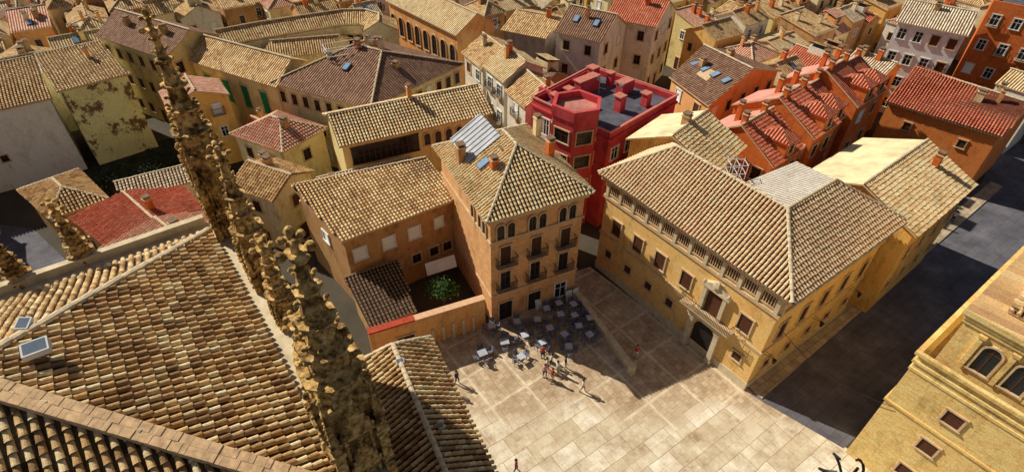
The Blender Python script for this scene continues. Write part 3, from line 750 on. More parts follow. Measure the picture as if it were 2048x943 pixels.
# red building
redp=[(2.0,57.0),(9.6,49.5),(18.2,58.2),(9.4,65.6)]
E,R,W,pl=house('red_apartment_house','crimson rendered apartment house with flat grey felt roof',redp,11.4,'flat',0,W_red,M_asph,wins=[(1,8.6,5,'white',1.1,1.4),(1,5.6,5,'white',1.1,1.4),(0,8.4,[1.7,4.3,6.8],'bay',1.9,1.9),(0,5.5,[1.7,4.3,6.8],'bay',1.9,1.9),(0,2.6,[1.7,4.3],'bay',1.9,1.9)],chim=0,ant=2)
l=E.location
rings(E,W,[(11.1,11.35,.16),(7.9,8.05,.1)],W_red)
rings(E,W,[(12.1,12.25,.12)],plain('pink_parapet_cap',(.66,.26,.22),.9,.3,3),'parapet')
tb=MB();cxt,cyt=6.3,51.9;ta=-math.pi/2+math.pi/6+.35
tb.taper(cxt,cyt,-.2,13.6,2.6,2.6,6,0,ta,False)
TRp=[(cxt+2.6*math.cos(ta+i*math.pi/3),cyt+2.6*math.sin(ta+i*math.pi/3)) for i in range(6)]
ring(tb,TRp,13.2,14.3,-.25,.12)
tw=obj('corner_turret',tb.mesh('corner_turret',[W_red],tuple(l)),parent=E)
tr=MB();tr.face([(*p,13.6) for p in offp(TRp,-.2)],0);obj('turret_roof',tr.mesh('turret_roof',[plain('pink_terrace',(.55,.22,.18),.9,.4,1)],tuple(l)),parent=tw)
for k in range(6):
    a=Vector(TRp[k]);b=Vector(TRp[(k+1)%6]);m=(a+b)/2
    if (m-Vector((cxt,cyt))).dot(Vector((0,-1)))>-.4:
        for z in (10.6,7.8,4.8): put(winmesh('plain',1.7,1.4),'window',E,a,b,(b-a).length/2,z)
redcap2=plain('red_cap',(.58,.20,.15),.9,.3,3)
for (x,y,sx,sy,hh) in ((9.0,59.2,1.6,.5,1.6),(11.8,55.4,.45,.45,1.7),(13.2,59.6,1.0,.5,1.3),(9.6,62.2,.5,.5,1.9),(14.8,56.6,.4,.4,1.5),(6.4,57.2,.4,.4,1.6),(11.5,61.8,.35,.35,1.5),(4.8,56.6,.35,.35,1.2)):
    pb=MB();q=rect(x-sx,y-sy,42,2*sx,2*sy);q2=rect(x-sx-.1,y-sy-.1,42,2*sx+.2,2*sy+.2)
    pb.hexa([(*p,11.4) for p in q],[(*p,11.42+hh) for p in q],0);pb.hexa([(*p,11.42+hh) for p in q2],[(*p,11.54+hh) for p in q2],1)
    obj('roof_housing',pb.mesh('roof_housing',[W_red,redcap2],tuple(l)),parent=R)
pb=MB();q=rect(7.6,54.4,42,2.2,1.4);pb.hexa([(*p,11.43) for p in q],[(*p,11.9) for p in q],0);obj('roof_hatch',pb.mesh('roof_hatch',[M_white],tuple(l)),parent=R)
rw=MB();q=rect(8.4,53.0,42,.3,8.5);rw.hexa([(*p,11.43) for p in q],[(*p,12.3) for p in q],0);obj('roof_wall',rw.mesh('roof_wall',[W_red],tuple(l)),parent=R)
house('skylight_house','house with dark brown tile roof and roof windows',[(19.6,67.8),(22.6,59.8),(34.8,70.2),(29.6,77)],10,'gable',2.4,W_orange,T_brown,False,chim=2,sky=4)
def dormers(E,R,p0,p1,inw,ze,n):
    a=Vector(p0);b=Vector(p1);d=(b-a).normalized();nn=Vector(inw);L=(b-a).length;l=E.location
    for k in range(n):
        c=a+d*(L*(k+.5)/n)+nn*1.7
        mb=MB();A=[c-d*1.0-nn*1.5,c+d*1.0-nn*1.5,c+d*1.0+nn*1.6,c-d*1.0+nn*1.6]
        mb.hexa([(*p,ze-.2) for p in A],[(*p,ze+1.7) for p in A],0)
        B=[c-d*1.2-nn*1.7,c+d*1.2-nn*1.7,c+d*1.2+nn*1.8,c-d*1.2+nn*1.8];t=(*c,ze+2.6)
        for i in range(4): rface(mb,[(*B[i],ze+1.7),(*B[(i+1)%4],ze+1.7),t],False)
        dm=obj('dormer',mb.mesh('dormer',[W_brick,T_red[1],M_redcap],tuple(l)),parent=R)
        o=put(winmesh('plain',.9,1.0),'window',E,A[0],A[1],1.0,ze+.4);o.parent=dm
bch=chimney_mesh(1.6,.5,W_brick)
C4a=Vector((25.4,46.4));dd=(Vector((45.0,63.4))-C4a).normalized();nn=Vector((-dd.y,dd.x))
for k,(s0,s1,zz,shift,dep) in enumerate(((0,6,10.4,0,8.8),(6.05,11.5,11.6,-.6,9.6),(11.55,16,10.6,.3,8.6),(16.05,21,11.8,-.4,9.4),(21.05,26,10.9,.1,9.0))):
    q=[tuple(C4a+dd*s0+nn*shift),tuple(C4a+dd*s1+nn*shift),tuple(C4a+dd*s1+nn*(shift+dep)),tuple(C4a+dd*s0+nn*(shift+dep))]
    E,R,W,pl=house('brick_apartment_house','red brick apartment house in a stepped row with dormers',q,zz,'gable',2.7,W_brick,T_red,k<2,wk='plain',chim=0,sp=2.1,backmat=M_redmetal,cat='building',ov=.2,group='brick apartment row')
    dormers(E,R,pl[0],pl[1],(nn.x,nn.y),zz,1)
    for j in range(3):
        p=C4a+dd*(s0+.8+1.8*j)+nn*(shift+4.6+(j%2)*1.6)
        obj('chimney',bch,(p.x-E.location.x,p.y-E.location.y,zz+1.9),R,math.atan2(dd.y,dd.x))
C5=[(46.5,65.2),(55.6,56.6),(64.5,64.0),(57,75.2)]
W_obrick=wallmat('orange_red_brick',(.62,.19,.07),(.70,.26,.11),.25,.7,(.60,.16,.06),(.72,.25,.10),g=1.35,s=1.15,w=1)
house('brick_apartment_block','large plain red brick block with clay tile roof beside street',C5,8.4,'gable',2.4,W_obrick,T_red,True,chim=4,wins=[(0,5.6,[3,9],'wood',.8,1.0)],cat='building')
E,R,W,pl=house('white_balcony_house','tall white house with pale blue balconies',[(53.5,80.5),(60.5,75.0),(67,84.5),(60,90)],13.2,'gable',1.6,wallmat('blue_white_render',(.70,.78,.86),(.78,.82,.86),.2,g=1.3,s=1.0,w=1),T_pale,False,wk='white',chim=1,sp=1.9)
house('brown_apartment_block','brown brick apartment block with stacked long balconies',[(68.5,84),(78,75),(88,87),(78,96)],14.5,'flat',0,W_brick,M_asph,wk='white',chim=2,sp=2.2)
house('red_roofed_house','white house with bright red tile roof',[(13.5,86.5),(20.5,82.5),(25.5,91),(18.5,95)],11,'gable',2.5,W_white,T_red,False,chim=1)
house('grey_gabled_house','white gabled house with brown tiled roof and skylights',[(5.5,81.5),(12,77.5),(17,85),(10.5,89)],10.5,'gable',2.6,W_white,T_brown,False,chim=1,sky=2)
house('grey_block','plain grey rendered block with weathered wall',[(-2.3,84.8),(4.5,81.5),(9.5,90.5),(2.5,94.5)],9.4,'gable',1.5,W_grey,T_gold,False,chim=1,wins=None)
# church building with stacked windows and stepped upper storey
cr=Vector((25.9,22.6));ua=Vector((.8,.6));ub=Vector((.62,-.785))
R1=ccw([tuple(cr),tuple(cr+ua*17),tuple(cr+ua*17+ub*14),tuple(cr+ub*14)])
E,R,W,pl=house('brick_church','golden brick church building with arched upper gallery and stepped cornices',R1,11.2,'flat',0,W_ybrick,plain('tan_terrace',(.55,.38,.20),.9,.4,1),wins=None,chim=0,cat='church')
a=cr;b=a+ub*14
rings(E,W,[(11.9,12.15,.25),(11.2,11.4,.15),(10.5,10.7,.08),(7.0,7.2,.12)],W_ybrick)
U2=offp(pl,-.7);ub_=MB()
for i in range(4):
    j=(i+1)%4;L=(Vector(U2[j])-Vector(U2[i])).length
    ub_.face([(*U2[i],11.1),(*U2[j],11.1),(*U2[j],16.2),(*U2[i],16.2)],0,[(0,0),(L,0),(L,5),(0,5)])
us=obj('upper_storey',ub_.mesh('upper_storey',[W_ybrick],tuple(E.location)),parent=E)
rings(E,U2,[(15.2,15.4,.12),(15.5,15.75,.2),(15.85,16.2,.34)],W_ybrick)
rb=MB();U3=offp(U2,.3)
rb.face([(*p,16.21) for p in U3],0)
U5=offp(U2,-1.2);U6=offp(U2,-5)
for i in range(4):
    j=(i+1)%4;rface(rb,[(*U5[i],16.45),(*U5[j],16.45),(*U6[j],17.4),(*U6[i],17.4)],True)
rb.face([(*p,17.4) for p in U6],1)
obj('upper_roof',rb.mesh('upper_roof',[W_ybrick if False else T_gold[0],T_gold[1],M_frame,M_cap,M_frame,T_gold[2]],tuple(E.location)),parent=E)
i0=min(range(4),key=lambda i:(Vector(U2[i])-cr).length)
a2=Vector(U2[i0]);b2=a2+ub*12
PM=MB();PM.box(-.13,.13,0,.2,0,2.55,0);PM.box(-.2,.2,0,.26,2.55,2.75,0);PMm=PM.mesh('pilaster',[W_ybrick])
for c in (2.0,3.7,5.4,7.1,8.8,10.5):
    put(winmesh('arch',.95,2.1),'window',E,a2,b2,c,12.5)
    put(PMm,'pilaster',E,a2,b2,c-.85,12.3)
for z in (8.3,5.0,1.8):
    for c in (3.4,8.5): put(winmesh('wood',1.0,1.1),'window',E,a,b,c,z)
# ================================================================ TOWN FILL
def inside(p,poly):
    c=False;n=len(poly)
    for i in range(n):
        a=poly[i];b=poly[(i+1)%n]
        if (a[1]>p[1])!=(b[1]>p[1]) and p[0]<(b[0]-a[0])*(p[1]-a[1])/(b[1]-a[1])+a[0]: c=not c
    return c
EXP=[offp(p,.3) for p in HANDS]
def hits(q):
    pts=list(q)+[tuple((Vector(q[i])+Vector(q[(i+1)%4]))/2) for i in range(4)]+[(sum(p[0] for p in q)/4,sum(p[1] for p in q)/4)]
    for e in EXP:
        if any(inside(p,e) for p in pts) or any(inside(p,q) for p in e): return True
    return False
street_poly=[(36,37),(52,50),(78,75),(95,90),(100,80),(70,52),(40,24),(26,22)]
wnames={id(W_cream):'cream',id(W_white):'white',id(W_ochre):'ochre',id(W_orange):'orange',id(W_tan):'tan',id(W_yellow):'yellow',id(W_brick):'brick'}
rnames={id(T_gold):'golden tile',id(T_gold2):'straw tile',id(T_pale):'pale tile',id(T_brown):'brown tile',id(T_red):'red tile',id(T_pink):'pink clay tile'}
th=math.radians(36);cu,su=math.cos(th),math.sin(th)
t=-20;row=0
while t<180:
    dep=rng.uniform(5.6,7.6)
    s=-150+rng.uniform(0,5)
    base_z=rng.uniform(7.2,9.6)
    while s<230:
        wd=rng.uniform(4.0,7.4)
        sh=rng.uniform(-.7,.0);sk_=rng.uniform(-.25,.25)
        q=[(s,t+sh),(s+wd-.3,t+sh+sk_),(s+wd-.3,t+dep-.95+sk_*.5),(s,t+dep-.95)]
        q=[(x*cu-y*su,x*su+y*cu) for x,y in q]
        cx=sum(p[0] for p in q)/4;cy=sum(p[1] for p in q)/4
        gap=rng.random()<.03
        s+=wd+(1.6 if rng.random()<.08 else 0)
        if gap: continue
        ok=(cy>61 and cy<124 and abs(cx)<cy*.98+10) or (cx<-60 and cy>38 and cy<70 and cx>-86)
        if not ok or hits(q) or inside((cx,cy),street_poly): continue
        wall=rng.choice([W_cream,W_cream,W_white,W_white,W_ochre,W_orange,W_tan,W_tan,W_yellow])
        roof=rng.choice([T_gold,T_gold2,T_gold,T_pale,T_brown,T_gold,T_gold,T_pink] if cx<35 else [T_gold2,T_red,T_gold,T_pale,T_gold,T_pink])
        kind=rng.choice(['gable','gable','gable','hip','shed'])
        ze=base_z+rng.uniform(-1.2,1.2)
        if rng.random()<.5 and kind!='shed': q=[q[1],q[2],q[3],q[0]]
        lab='%s walled town house with %s %s roof'%(wnames[id(wall)],{'gable':'gabled','hip':'hipped','shed':'single slope'}[kind],rnames[id(roof)])
        house('town_house',lab,q,ze,kind,rng.uniform(.9,1.7) if kind!='shed' else 1.3,wall,roof,False,chim=rng.choice([1,1,2,2,3]),group=GW,rows_top=2,reg=False,ov=.2,
              wk=rng.choice(['plain','white','wood']),sp=2.4,ww=.8,wh=1.25,sky=rng.choice([0,0,0,1]),ant=rng.choice([0,0,1]),room=1 if rng.random()<.22 else 0)
    t+=dep-.1;row+=1
    if row%3==0: t+=1.8
# ================================================================ GROUND
def flatmat(name,build):
    m,nt,b=newmat(name);build(nt,b);return m
def b_ground(nt,b):
    c=ramp(nt,noise(nt,posn(nt),.15,6),[(.3,(.045,.04,.03)),(.7,(.10,.08,.06))]);nt.links.new(c,b.inputs['Base Color']);bump(nt,b,noise(nt,posn(nt),4,4),.4,.04)
def b_yard(nt,b):
    c=ramp(nt,noise(nt,posn(nt),.8,8,.75),[(.35,(.012,.012,.008)),(.5,(.035,.035,.02)),(.65,(.09,.07,.04))]);nt.links.new(c,b.inputs['Base Color']);bump(nt,b,noise(nt,posn(nt),3,6),1,.4)
def b_plaza(nt,b):
    def br(w,h_,rot,c1,c2,mo,ms,off=.5,warp=.12):
        t=N(nt,'ShaderNodeTexBrick');t.offset=off
        vec=posn(nt,None,rot)
        nz=N(nt,'ShaderNodeTexNoise');nz.inputs['Scale'].default_value=.9;nz.inputs['Detail'].default_value=2;nt.links.new(posn(nt),nz.inputs['Vector'])
        sc=N(nt,'ShaderNodeVectorMath',operation='SCALE');sc.inputs['Scale'].default_value=warp;nt.links.new(nz.outputs['Color'],sc.inputs[0])
        ad=N(nt,'ShaderNodeVectorMath',operation='ADD');nt.links.new(vec,ad.inputs[0]);nt.links.new(sc.outputs[0],ad.inputs[1])
        nt.links.new(ad.outputs[0],t.inputs['Vector'])
        t.inputs['Scale'].default_value=1;t.inputs['Brick Width'].default_value=w;t.inputs['Row Height'].default_value=h_;t.inputs['Mortar Size'].default_value=ms
        t.inputs['Color1'].default_value=(*c1,1);t.inputs['Color2'].default_value=(*c2,1);t.inputs['Mortar'].default_value=(*mo,1);return t
    fine=br(.55,.55,.93,(.62,.50,.36),(.46,.35,.24),(.38,.28,.19),.02)
    big=br(2.2,1.6,-.62,(.86,.82,.72),(.68,.60,.46),(.58,.48,.35),.035)
    big2=br(1.1,.8,-.62,(1,1,1),(.84,.79,.72),(.78,.70,.6),.018,.5)
    grid=br(3.6,3.6,.93,(0,0,0),(0,0,0),(1,1,1),.13,0)
    sp=N(nt,'ShaderNodeSeparateXYZ');nt.links.new(posn(nt),sp.inputs[0])
    nz=noise(nt,posn(nt),.25,4)
    ad=N(nt,'ShaderNodeMath',operation='MULTIPLY_ADD');nt.links.new(nz,ad.inputs[0]);ad.inputs[1].default_value=12;nt.links.new(sp.outputs[1],ad.inputs[2])
    mr=N(nt,'ShaderNodeMapRange');nt.links.new(ad.outputs[0],mr.inputs[0]);mr.inputs[1].default_value=30.5;mr.inputs[2].default_value=32.5;mr.inputs[3].default_value=1;mr.inputs[4].default_value=0
    bc=mix(nt,1.0,big.outputs['Color'],big2.outputs['Color'],'MULTIPLY')
    gf=N(nt,'ShaderNodeMath',operation='MULTIPLY');nt.links.new(grid.outputs['Fac'],gf.inputs[0]);gf.inputs[1].default_value=.7
    fc=mix(nt,gf.outputs[0],fine.outputs['Color'],(.74,.65,.50))
    c=mix(nt,mr.outputs[0],fc,bc)
    st=ramp(nt,noise(nt,posn(nt),.5,11,.8),[(.34,(.50,.42,.34)),(.44,(.84,.77,.70)),(.53,(1.0,.97,.93)),(.64,(1.2,1.2,1.18))])
    c=mix(nt,1.0,c,st,'MULTIPLY')
    nt.links.new(c,b.inputs['Base Color']);bump(nt,b,noise(nt,posn(nt),5,4),.3,.03)
def b_street(nt,b):
    t=N(nt,'ShaderNodeTexBrick');nt.links.new(posn(nt,None,-.62),t.inputs['Vector']);t.inputs['Scale'].default_value=1
    t.inputs['Brick Width'].default_value=1.6;t.inputs['Row Height'].default_value=.8;t.inputs['Mortar Size'].default_value=.02
    t.inputs['Color1'].default_value=(.17,.16,.19,1);t.inputs['Color2'].default_value=(.14,.135,.16,1);t.inputs['Mortar'].default_value=(.10,.095,.11,1)
    c=mix(nt,1.0,t.outputs['Color'],ramp(nt,noise(nt,posn(nt),.35,8,.7),[(.3,(.5,.5,.5)),(.55,(.9,.9,.9)),(.75,(1.6,1.5,1.4))]),'MULTIPLY')
    nt.links.new(c,b.inputs['Base Color']);bump(nt,b,noise(nt,posn(nt),6,4),.3,.02)
def b_pave(nt,b):
    t=N(nt,'ShaderNodeTexBrick');nt.links.new(posn(nt,None,-.62),t.inputs['Vector']);t.inputs['Scale'].default_value=1
    t.inputs['Brick Width'].default_value=.9;t.inputs['Row Height'].default_value=.6;t.inputs['Mortar Size'].default_value=.02
    t.inputs['Color1'].default_value=(.56,.44,.30,1);t.inputs['Color2'].default_value=(.44,.34,.23,1);t.inputs['Mortar'].default_value=(.18,.14,.1,1)
    c=mix(nt,1.0,t.outputs['Color'],ramp(nt,noise(nt,posn(nt),.8,7,.7),[(.3,(.6,.6,.6)),(.7,(1.2,1.2,1.2))]),'MULTIPLY')
    nt.links.new(c,b.inputs['Base Color'])
def sheet(name,pts,z,m):
    mb=MB();mb.face([(*p,z) for p in pts],0);return obj(name,mb.mesh(name,[m]),kind='structure')
sheet('ground',[(-1500,-1500),(1500,-1500),(1500,1500),(-1500,1500)],0,flatmat('town_ground',b_ground))
sheet('ground',ccw([(-62,56),(-48,50),(-38,50),(-28,56),(-34,66),(-46,68),(-56,62),(-60,60)]),.004,flatmat('overgrown_yard',b_yard))
sheet('plaza',[(-13,29),(-4,8),(-4,-10),(30,-10),(31,14),(26.2,22.9),(20.5,28.4),(8.2,42.9),(6.3,42),(-2,35),(-12.5,30.2)],.004,flatmat('plaza_paving',b_plaza))
sheet('street',[(20.2,27.6),(25.9,22.9),(39.4,32.6),(80,66),(100,90),(90,95),(60,60),(35,38.5)],.008,flatmat('street_paving',b_street))
pm=flatmat('pavement_stone',b_pave)
def strip(name,a,b,w,z,m):
    a=Vector(a);b=Vector(b);d=(b-a).normalized();n_=Vector((-d.y,d.x));mb=MB()
    q=[a,b,b+n_*w,a+n_*w]
    if area([tuple(p) for p in q])<0:q=q[::-1]
    mb.hexa([(*p,-.05) for p in q],[(*p,z) for p in q],0);return obj(name,mb.mesh(name,[m]),kind='structure')
strip('pavement',(21.0,27.2),(62,59),1.4,.13,pm)
strip('pavement',(40,32.8),(78,63.5),-2.6,.13,pm)
sheet('street',[(-75,36),(-47,28),(-20,26),(-36,34.8),(-53,47.4),(-66,49.5),(-80,52)],.006,flatmat('lane_paving',b_street))
mb=MB();A=Vector((6.4,38.5));B=Vector((10.5,29.7));d=(B-A).normalized();n_=Vector((-d.y,d.x))
q=[A-n_*.22,B-n_*.22,B+n_*.22,A+n_*.22]
if area([tuple(p) for p in q])<0:q=q[::-1]
mb.hexa([(*p,0) for p in q],[(*p,.72) for p in q],0)
q=[A-n_*.27,B-n_*.27,B+n_*.27,A+n_*.27]
if area([tuple(p) for p in q])<0:q=q[::-1]
mb.hexa([(*p,.72) for p in q],[(*p,.82) for p in q],0)
mb.taper(B.x,B.y,0,1.0,.4,.35,8)
obj('low_stone_wall',mb.mesh('low_stone_wall',[PSTONE],(*A,0)),(*A,0),label='low pale stone wall dividing the plaza from a slope',cat='wall')
# ================================================================ TREES
M_leafd=plain('leaf_dark',(.03,.045,.018),.8,.5,2,bm=0)
def tree(x,y,z,hgt,rad,seed,label,nleaf=1500,dk=False):
    r=random.Random(seed)
    E=obj('tree',None,(x,y,z),label=label,cat='tree')
    tb=MB();tb.taper(0,0,0,hgt*.45,.16,.1,7)
    tips=[]
    for i in range(9):
        t=r.uniform(0,6.28);q=(math.cos(t)*rad*r.uniform(.3,.8),math.sin(t)*rad*r.uniform(.3,.8),hgt*r.uniform(.5,.92));tb.rod((0,0,hgt*.35),q,.05,5);tips.append(q)
    tips.append((0,0,hgt*.9))
    obj('trunk',tb.mesh('trunk',[M_bark]),parent=E)
    lb=MB()
    for i in range(nleaf):
        c=r.choice(tips);rr=rad*.42
        p=Vector((c[0]+r.gauss(0,rr*.5),c[1]+r.gauss(0,rr*.5),c[2]+r.gauss(0,rr*.4)))
        a=Vector((r.uniform(-1,1),r.uniform(-1,1),r.uniform(-.6,.6))).normalized();b=a.orthogonal().normalized();s=r.uniform(.08,.17)
        lb.face([p-a*s,p+b*s*.5,p+a*s,p-b*s*.5],r.choice([0,0,1]))
    obj('crown',lb.mesh('crown',[M_leafd,M_leafd] if dk else [M_leaf,M_leaf2]),parent=E)
tree(-6.3,36.2,0,4.2,1.5,1,'leafy fig tree in a walled courtyard',1800)
tree(72,70,0,7,3,2,'dense green street tree beside the road',2600)
tree(76,73,0,7.5,3,3,'dense green street tree beside the road',2600)
for i,(x,y) in enumerate(((-44,56),(-48,54.5),(-45,60))): tree(x,y,0,2.4,2.0,4+i,'dark shrubby tree in an overgrown yard',1200,True)
mb=MB();mb.hexa([(-8.0,38.4,2.6),(-5.3,39.8,2.6),(-5.6,40.6,3.4),(-8.3,39.2,3.4)],[(-8.0,38.4,2.65),(-5.3,39.8,2.65),(-5.6,40.6,3.45),(-8.3,39.2,3.45)],0)
aw=obj('awning',mb.mesh('awning',[M_white],(-6.8,39.5,0)),(-6.8,39.5,0),label='white fabric awning in the courtyard',cat='awning')
for p in ((-8.0,38.4,2.6),(-5.3,39.8,2.6),(-5.6,40.6,3.4),(-8.3,39.2,3.4)):
    mb=MB();mb.rod((p[0],p[1],0),p,.04);obj('post',mb.mesh('post',[M_dark],(-6.8,39.5,0)),parent=aw)
# ================================================================ CAFE
def chair_parts():
    f=MB()
    for sx in(-.2,.2):
        f.box(sx-.018,sx+.018,-.2,-.165,0,.44,0);f.box(sx-.018,sx+.018,.165,.2,0,.85,0)
    for sx in(-.22,.22): f.box(sx-.02,sx+.02,-.2,.2,.62,.65,0)
    for sx in(-.22,.22): f.box(sx-.018,sx+.018,-.2,-.17,.44,.62,0)
    s=MB();s.box(-.22,.22,-.22,.2,.44,.47,0);b=MB();b.hexa([(-.2,.17,.5),(.2,.17,.5),(.2,.195,.5),(-.2,.195,.5)],[(-.2,.22,.86),(.2,.22,.86),(.2,.245,.86),(-.2,.245,.86)],0)
    m=plain('blue_grey_chair',(.20,.21,.29),.5,.15,3,bm=0);m2=plain('dark_metal',(.10,.10,.12),.5,.2,3,bm=0)
    return f.mesh('chair',[m2]),s.mesh('seat',[m]),b.mesh('backrest',[m])
CF,CS,CB=chair_parts()
tp=MB();tp.box(-.31,.31,-.31,.31,.71,.75,0);TT=tp.mesh('table_top',[plain('pale_table_top',(.52,.55,.66),.4,.15,2,bm=0)])
tp=MB();tp.box(-.4,.4,-.34,.34,.71,.75,0);TT2=tp.mesh('table_top_wide',[plain('white_table_top',(.42,.44,.5),.4,.15,2,bm=0)])
tl=MB();tl.taper(0,0,.035,.71,.04,.04,8);tl.box(-.26,.26,-.03,.03,0,.03);tl.box(-.03,.03,-.26,.26,.005,.035);TLm=tl.mesh('table_leg',[M_metal])
tabs=[(-2.4,30.9,1),(-.5,32.2,1),(1,30.6,0),(-1.7,34.0,0),(2.5,34.9,0),(3.6,33.9,0),(4.7,35.6,0),(6,36.9,0),(6.3,34.2,0),(4.9,33.2,0),(2.9,32.2,0),(6.0,35.5,0),(1.3,33.0,0),(3.4,36.3,0),(7.4,35.2,0),(5.2,31.8,0),(4.6,37.0,0),(7.2,33.2,0),(.6,34.6,0)]
rc=random.Random(5)
for (x,y,big) in tabs:
    rot=rc.uniform(.1,.7)
    t=obj('cafe_table',TLm,(x,y,.004),rot=rot,label='small pale cafe table on the plaza' if not big else 'wide white cafe table on the plaza',cat='table',group='cafe tables on the plaza')
    obj('table_top',TT2 if big else TT,(0,0,0),t)
    for k in range(4):
        if rc.random()<.15: continue
        a=rot+k*math.pi/2+rc.uniform(-.2,.2);d=rc.uniform(.52,.70)+(.12 if big else 0)
        c=obj('chair',CF,(x+math.cos(a)*d,y+math.sin(a)*d,.004),rot=a-math.pi/2+rc.uniform(-.25,.25),label='dark metal cafe chair beside a table',cat='chair',group='cafe chairs on the plaza')
        obj('seat',CS,(0,0,0),c);obj('backrest',CB,(0,0,0),c)
for (x,y,a) in ((2.6,37.1,.5),(5.6,38.2,.4),(6.3,38.5,.6)):
    mb=MB();mb.hexa([(-.35,-.3,0),(.35,-.3,0),(.35,-.26,0),(-.35,-.26,0)],[(-.35,0,1.2),(.35,0,1.2),(.35,.03,1.2),(-.35,.03,1.2)],0)
    mb.hexa([(-.35,.3,0),(.35,.3,0),(.35,.34,0),(-.35,.34,0)],[(-.35,.03,1.18),(.35,.03,1.18),(.35,.06,1.18),(-.35,.06,1.18)],1)
    obj('menu_board',mb.mesh('menu_board',[M_white,M_wood]),(x,y,.004),rot=a,label='white folding menu board outside corner house',cat='sign board',group='menu boards')
# ================================================================ PEOPLE
M_skin=plain('skin',(.45,.26,.18),.6,.1,5,bm=0);M_hair=plain('dark_hair',(.04,.025,.015),.7,.2,9,bm=0)
def person(x,y,rot,shirt,trou,stride,label,arm=.25,shorts=False):
    V=[];Ed=[];Rd=[]
    def add(p,r,par=None):
        V.append(p);Rd.append(r)
        if par is not None: Ed.append((par,len(V)-1))
        return len(V)-1
    pel=add((0,0,.95),.15);w=add((0,0,1.1),.13,pel);ch=add((0,.01,1.32),.155,w);nk=add((0,.01,1.48),.06,ch);hd=add((0,-.01,1.58),.085,nk);h2=add((0,-.02,1.67),.09,hd);h3=add((0,0,1.73),.055,h2)
    ns=add((0,-.12,1.62),.018,hd)
    for s in(-1,1):
        st=stride*s
        hp=add((s*.1,0,.88),.1,pel);kn=add((s*.11,-st*.5-.03,.5),.065,hp);an=add((s*.11,-st*1.0+(.06 if st<0 else 0),.09),.04,kn);add((s*.12,-st*1.0-.16,.04),.035,an)
        sh=add((s*.19,.01,1.4),.06,ch);el=add((s*.25,st*.3+.02,1.13),.042,sh);wr=add((s*.25,st*.5-arm*.4,.9),.026,el);pa=add((s*.25,st*.55-arm*.5,.84),.03,wr)
        for f in range(4): add((s*.25+(f-1.5)*.002,st*.6-arm*.6+(f-1.5)*.021,.755+abs(f-1.3)*.008),.009,pa)
        add((s*.22,st*.5-arm*.5-.05,.81),.010,pa)
    me=bpy.data.meshes.new('person');me.from_pydata(V,Ed,[])
    o=bpy.data.objects.new('person',me);COL.objects.link(o)
    m=o.modifiers.new('s','SKIN');m.use_smooth_shade=True
    sv=me.skin_vertices[0].data
    for i,r in enumerate(Rd): sv[i].radius=(r*.95,r*.95)
    sv[0].use_root=True
    m2=o.modifiers.new('d','SUBSURF');m2.levels=1
    dg=bpy.context.evaluated_depsgraph_get();nm=bpy.data.meshes.new_from_object(o.evaluated_get(dg))
    o.modifiers.clear();o.data=nm
    nm.materials.clear()
    for mm in (M_skin,shirt,trou,M_dark): nm.materials.append(mm)
    for p in nm.polygons:
        c=p.center
        if c.z>1.47: mi=0
        elif abs(c.x)>.2 and c.z<1.22 and c.z>.7: mi=0
        elif c.z>.98: mi=1
        elif c.z>(.5 if shorts else .12): mi=2
        elif c.z>.1: mi=0
        else: mi=3
        p.material_index=mi
    o.location=(x,y,.006);o.rotation_euler=(0,0,rot);o['label']=label;o['category']='person'
    hb=MB();n=8
    for i in range(n):
        t0=2*math.pi*i/n;t1=2*math.pi*(i+1)/n
        for k,(z0,r0,z1,r1) in enumerate(((1.6,.095,1.7,.105),(1.7,.105,1.77,.07),(1.77,.07,1.79,0.01))):
            f=lambda t,r,z:(r*math.cos(t),r*math.sin(t)+.025+(.0 if z>1.65 else .02),z)
            hb.face([f(t0,r0,z0),f(t1,r0,z0),f(t1,r1,z1),f(t0,r1,z1)],0)
    obj('hair',hb.mesh('hair',[M_hair],smooth=True),parent=o)
    return o
sw=plain('white_shirt',(.75,.73,.7),.8,.1,4);sr=plain('red_shirt',(.5,.05,.04),.8,.1,4);sb=plain('navy_cloth',(.03,.04,.09),.8,.1,4);sg=plain('sand_cloth',(.4,.32,.2),.8,.1,4);sp_=plain('pink_shirt',(.65,.3,.3),.8,.1,4)
person(6.1,27.6,1.2,sw,sg,.2,'person in white shirt walking across the plaza')
person(3.0,29.0,.4,sp_,sb,.05,'person in pink top standing in a group')
person(3.6,30.2,-2,sw,sb,.05,'person in white top standing in a group')
person(4.1,29.4,2.2,sw,sg,.1,'person in white top and sand trousers')
person(2.9,31.0,.2,sr,sb,.05,'person in red top near cafe tables')
person(3.2,29.7,1.2,sw,sb,.12,'person in white top facing the group')
person(3.6,28.6,-.7,sr,sg,.18,'person in red top with sand shorts',shorts=True)
person(4.8,29.9,1.7,sb,sg,.05,'person in dark top standing in shade')
person(-4.7,27.2,1.2,sw,sb,.15,'person in white top walking in shade')
person(-4.4,28.2,1.0,sb,sb,.12,'person in navy clothes walking in shade')
person(11.1,31.2,.4,sr,sw,.1,'person in red top standing beside low wall')
person(.6,20.6,1.4,sr,sb,.1,'person in red top crossing sunlit paving')
person(49,50.5,2.2,sb,sb,.15,'person in dark clothes walking along street')
person(51,51.5,2.2,sw,sb,.15,'person in white top walking along street')
person(44,47,-1,sb,sb,.15,'person in dark clothes walking beside annex')
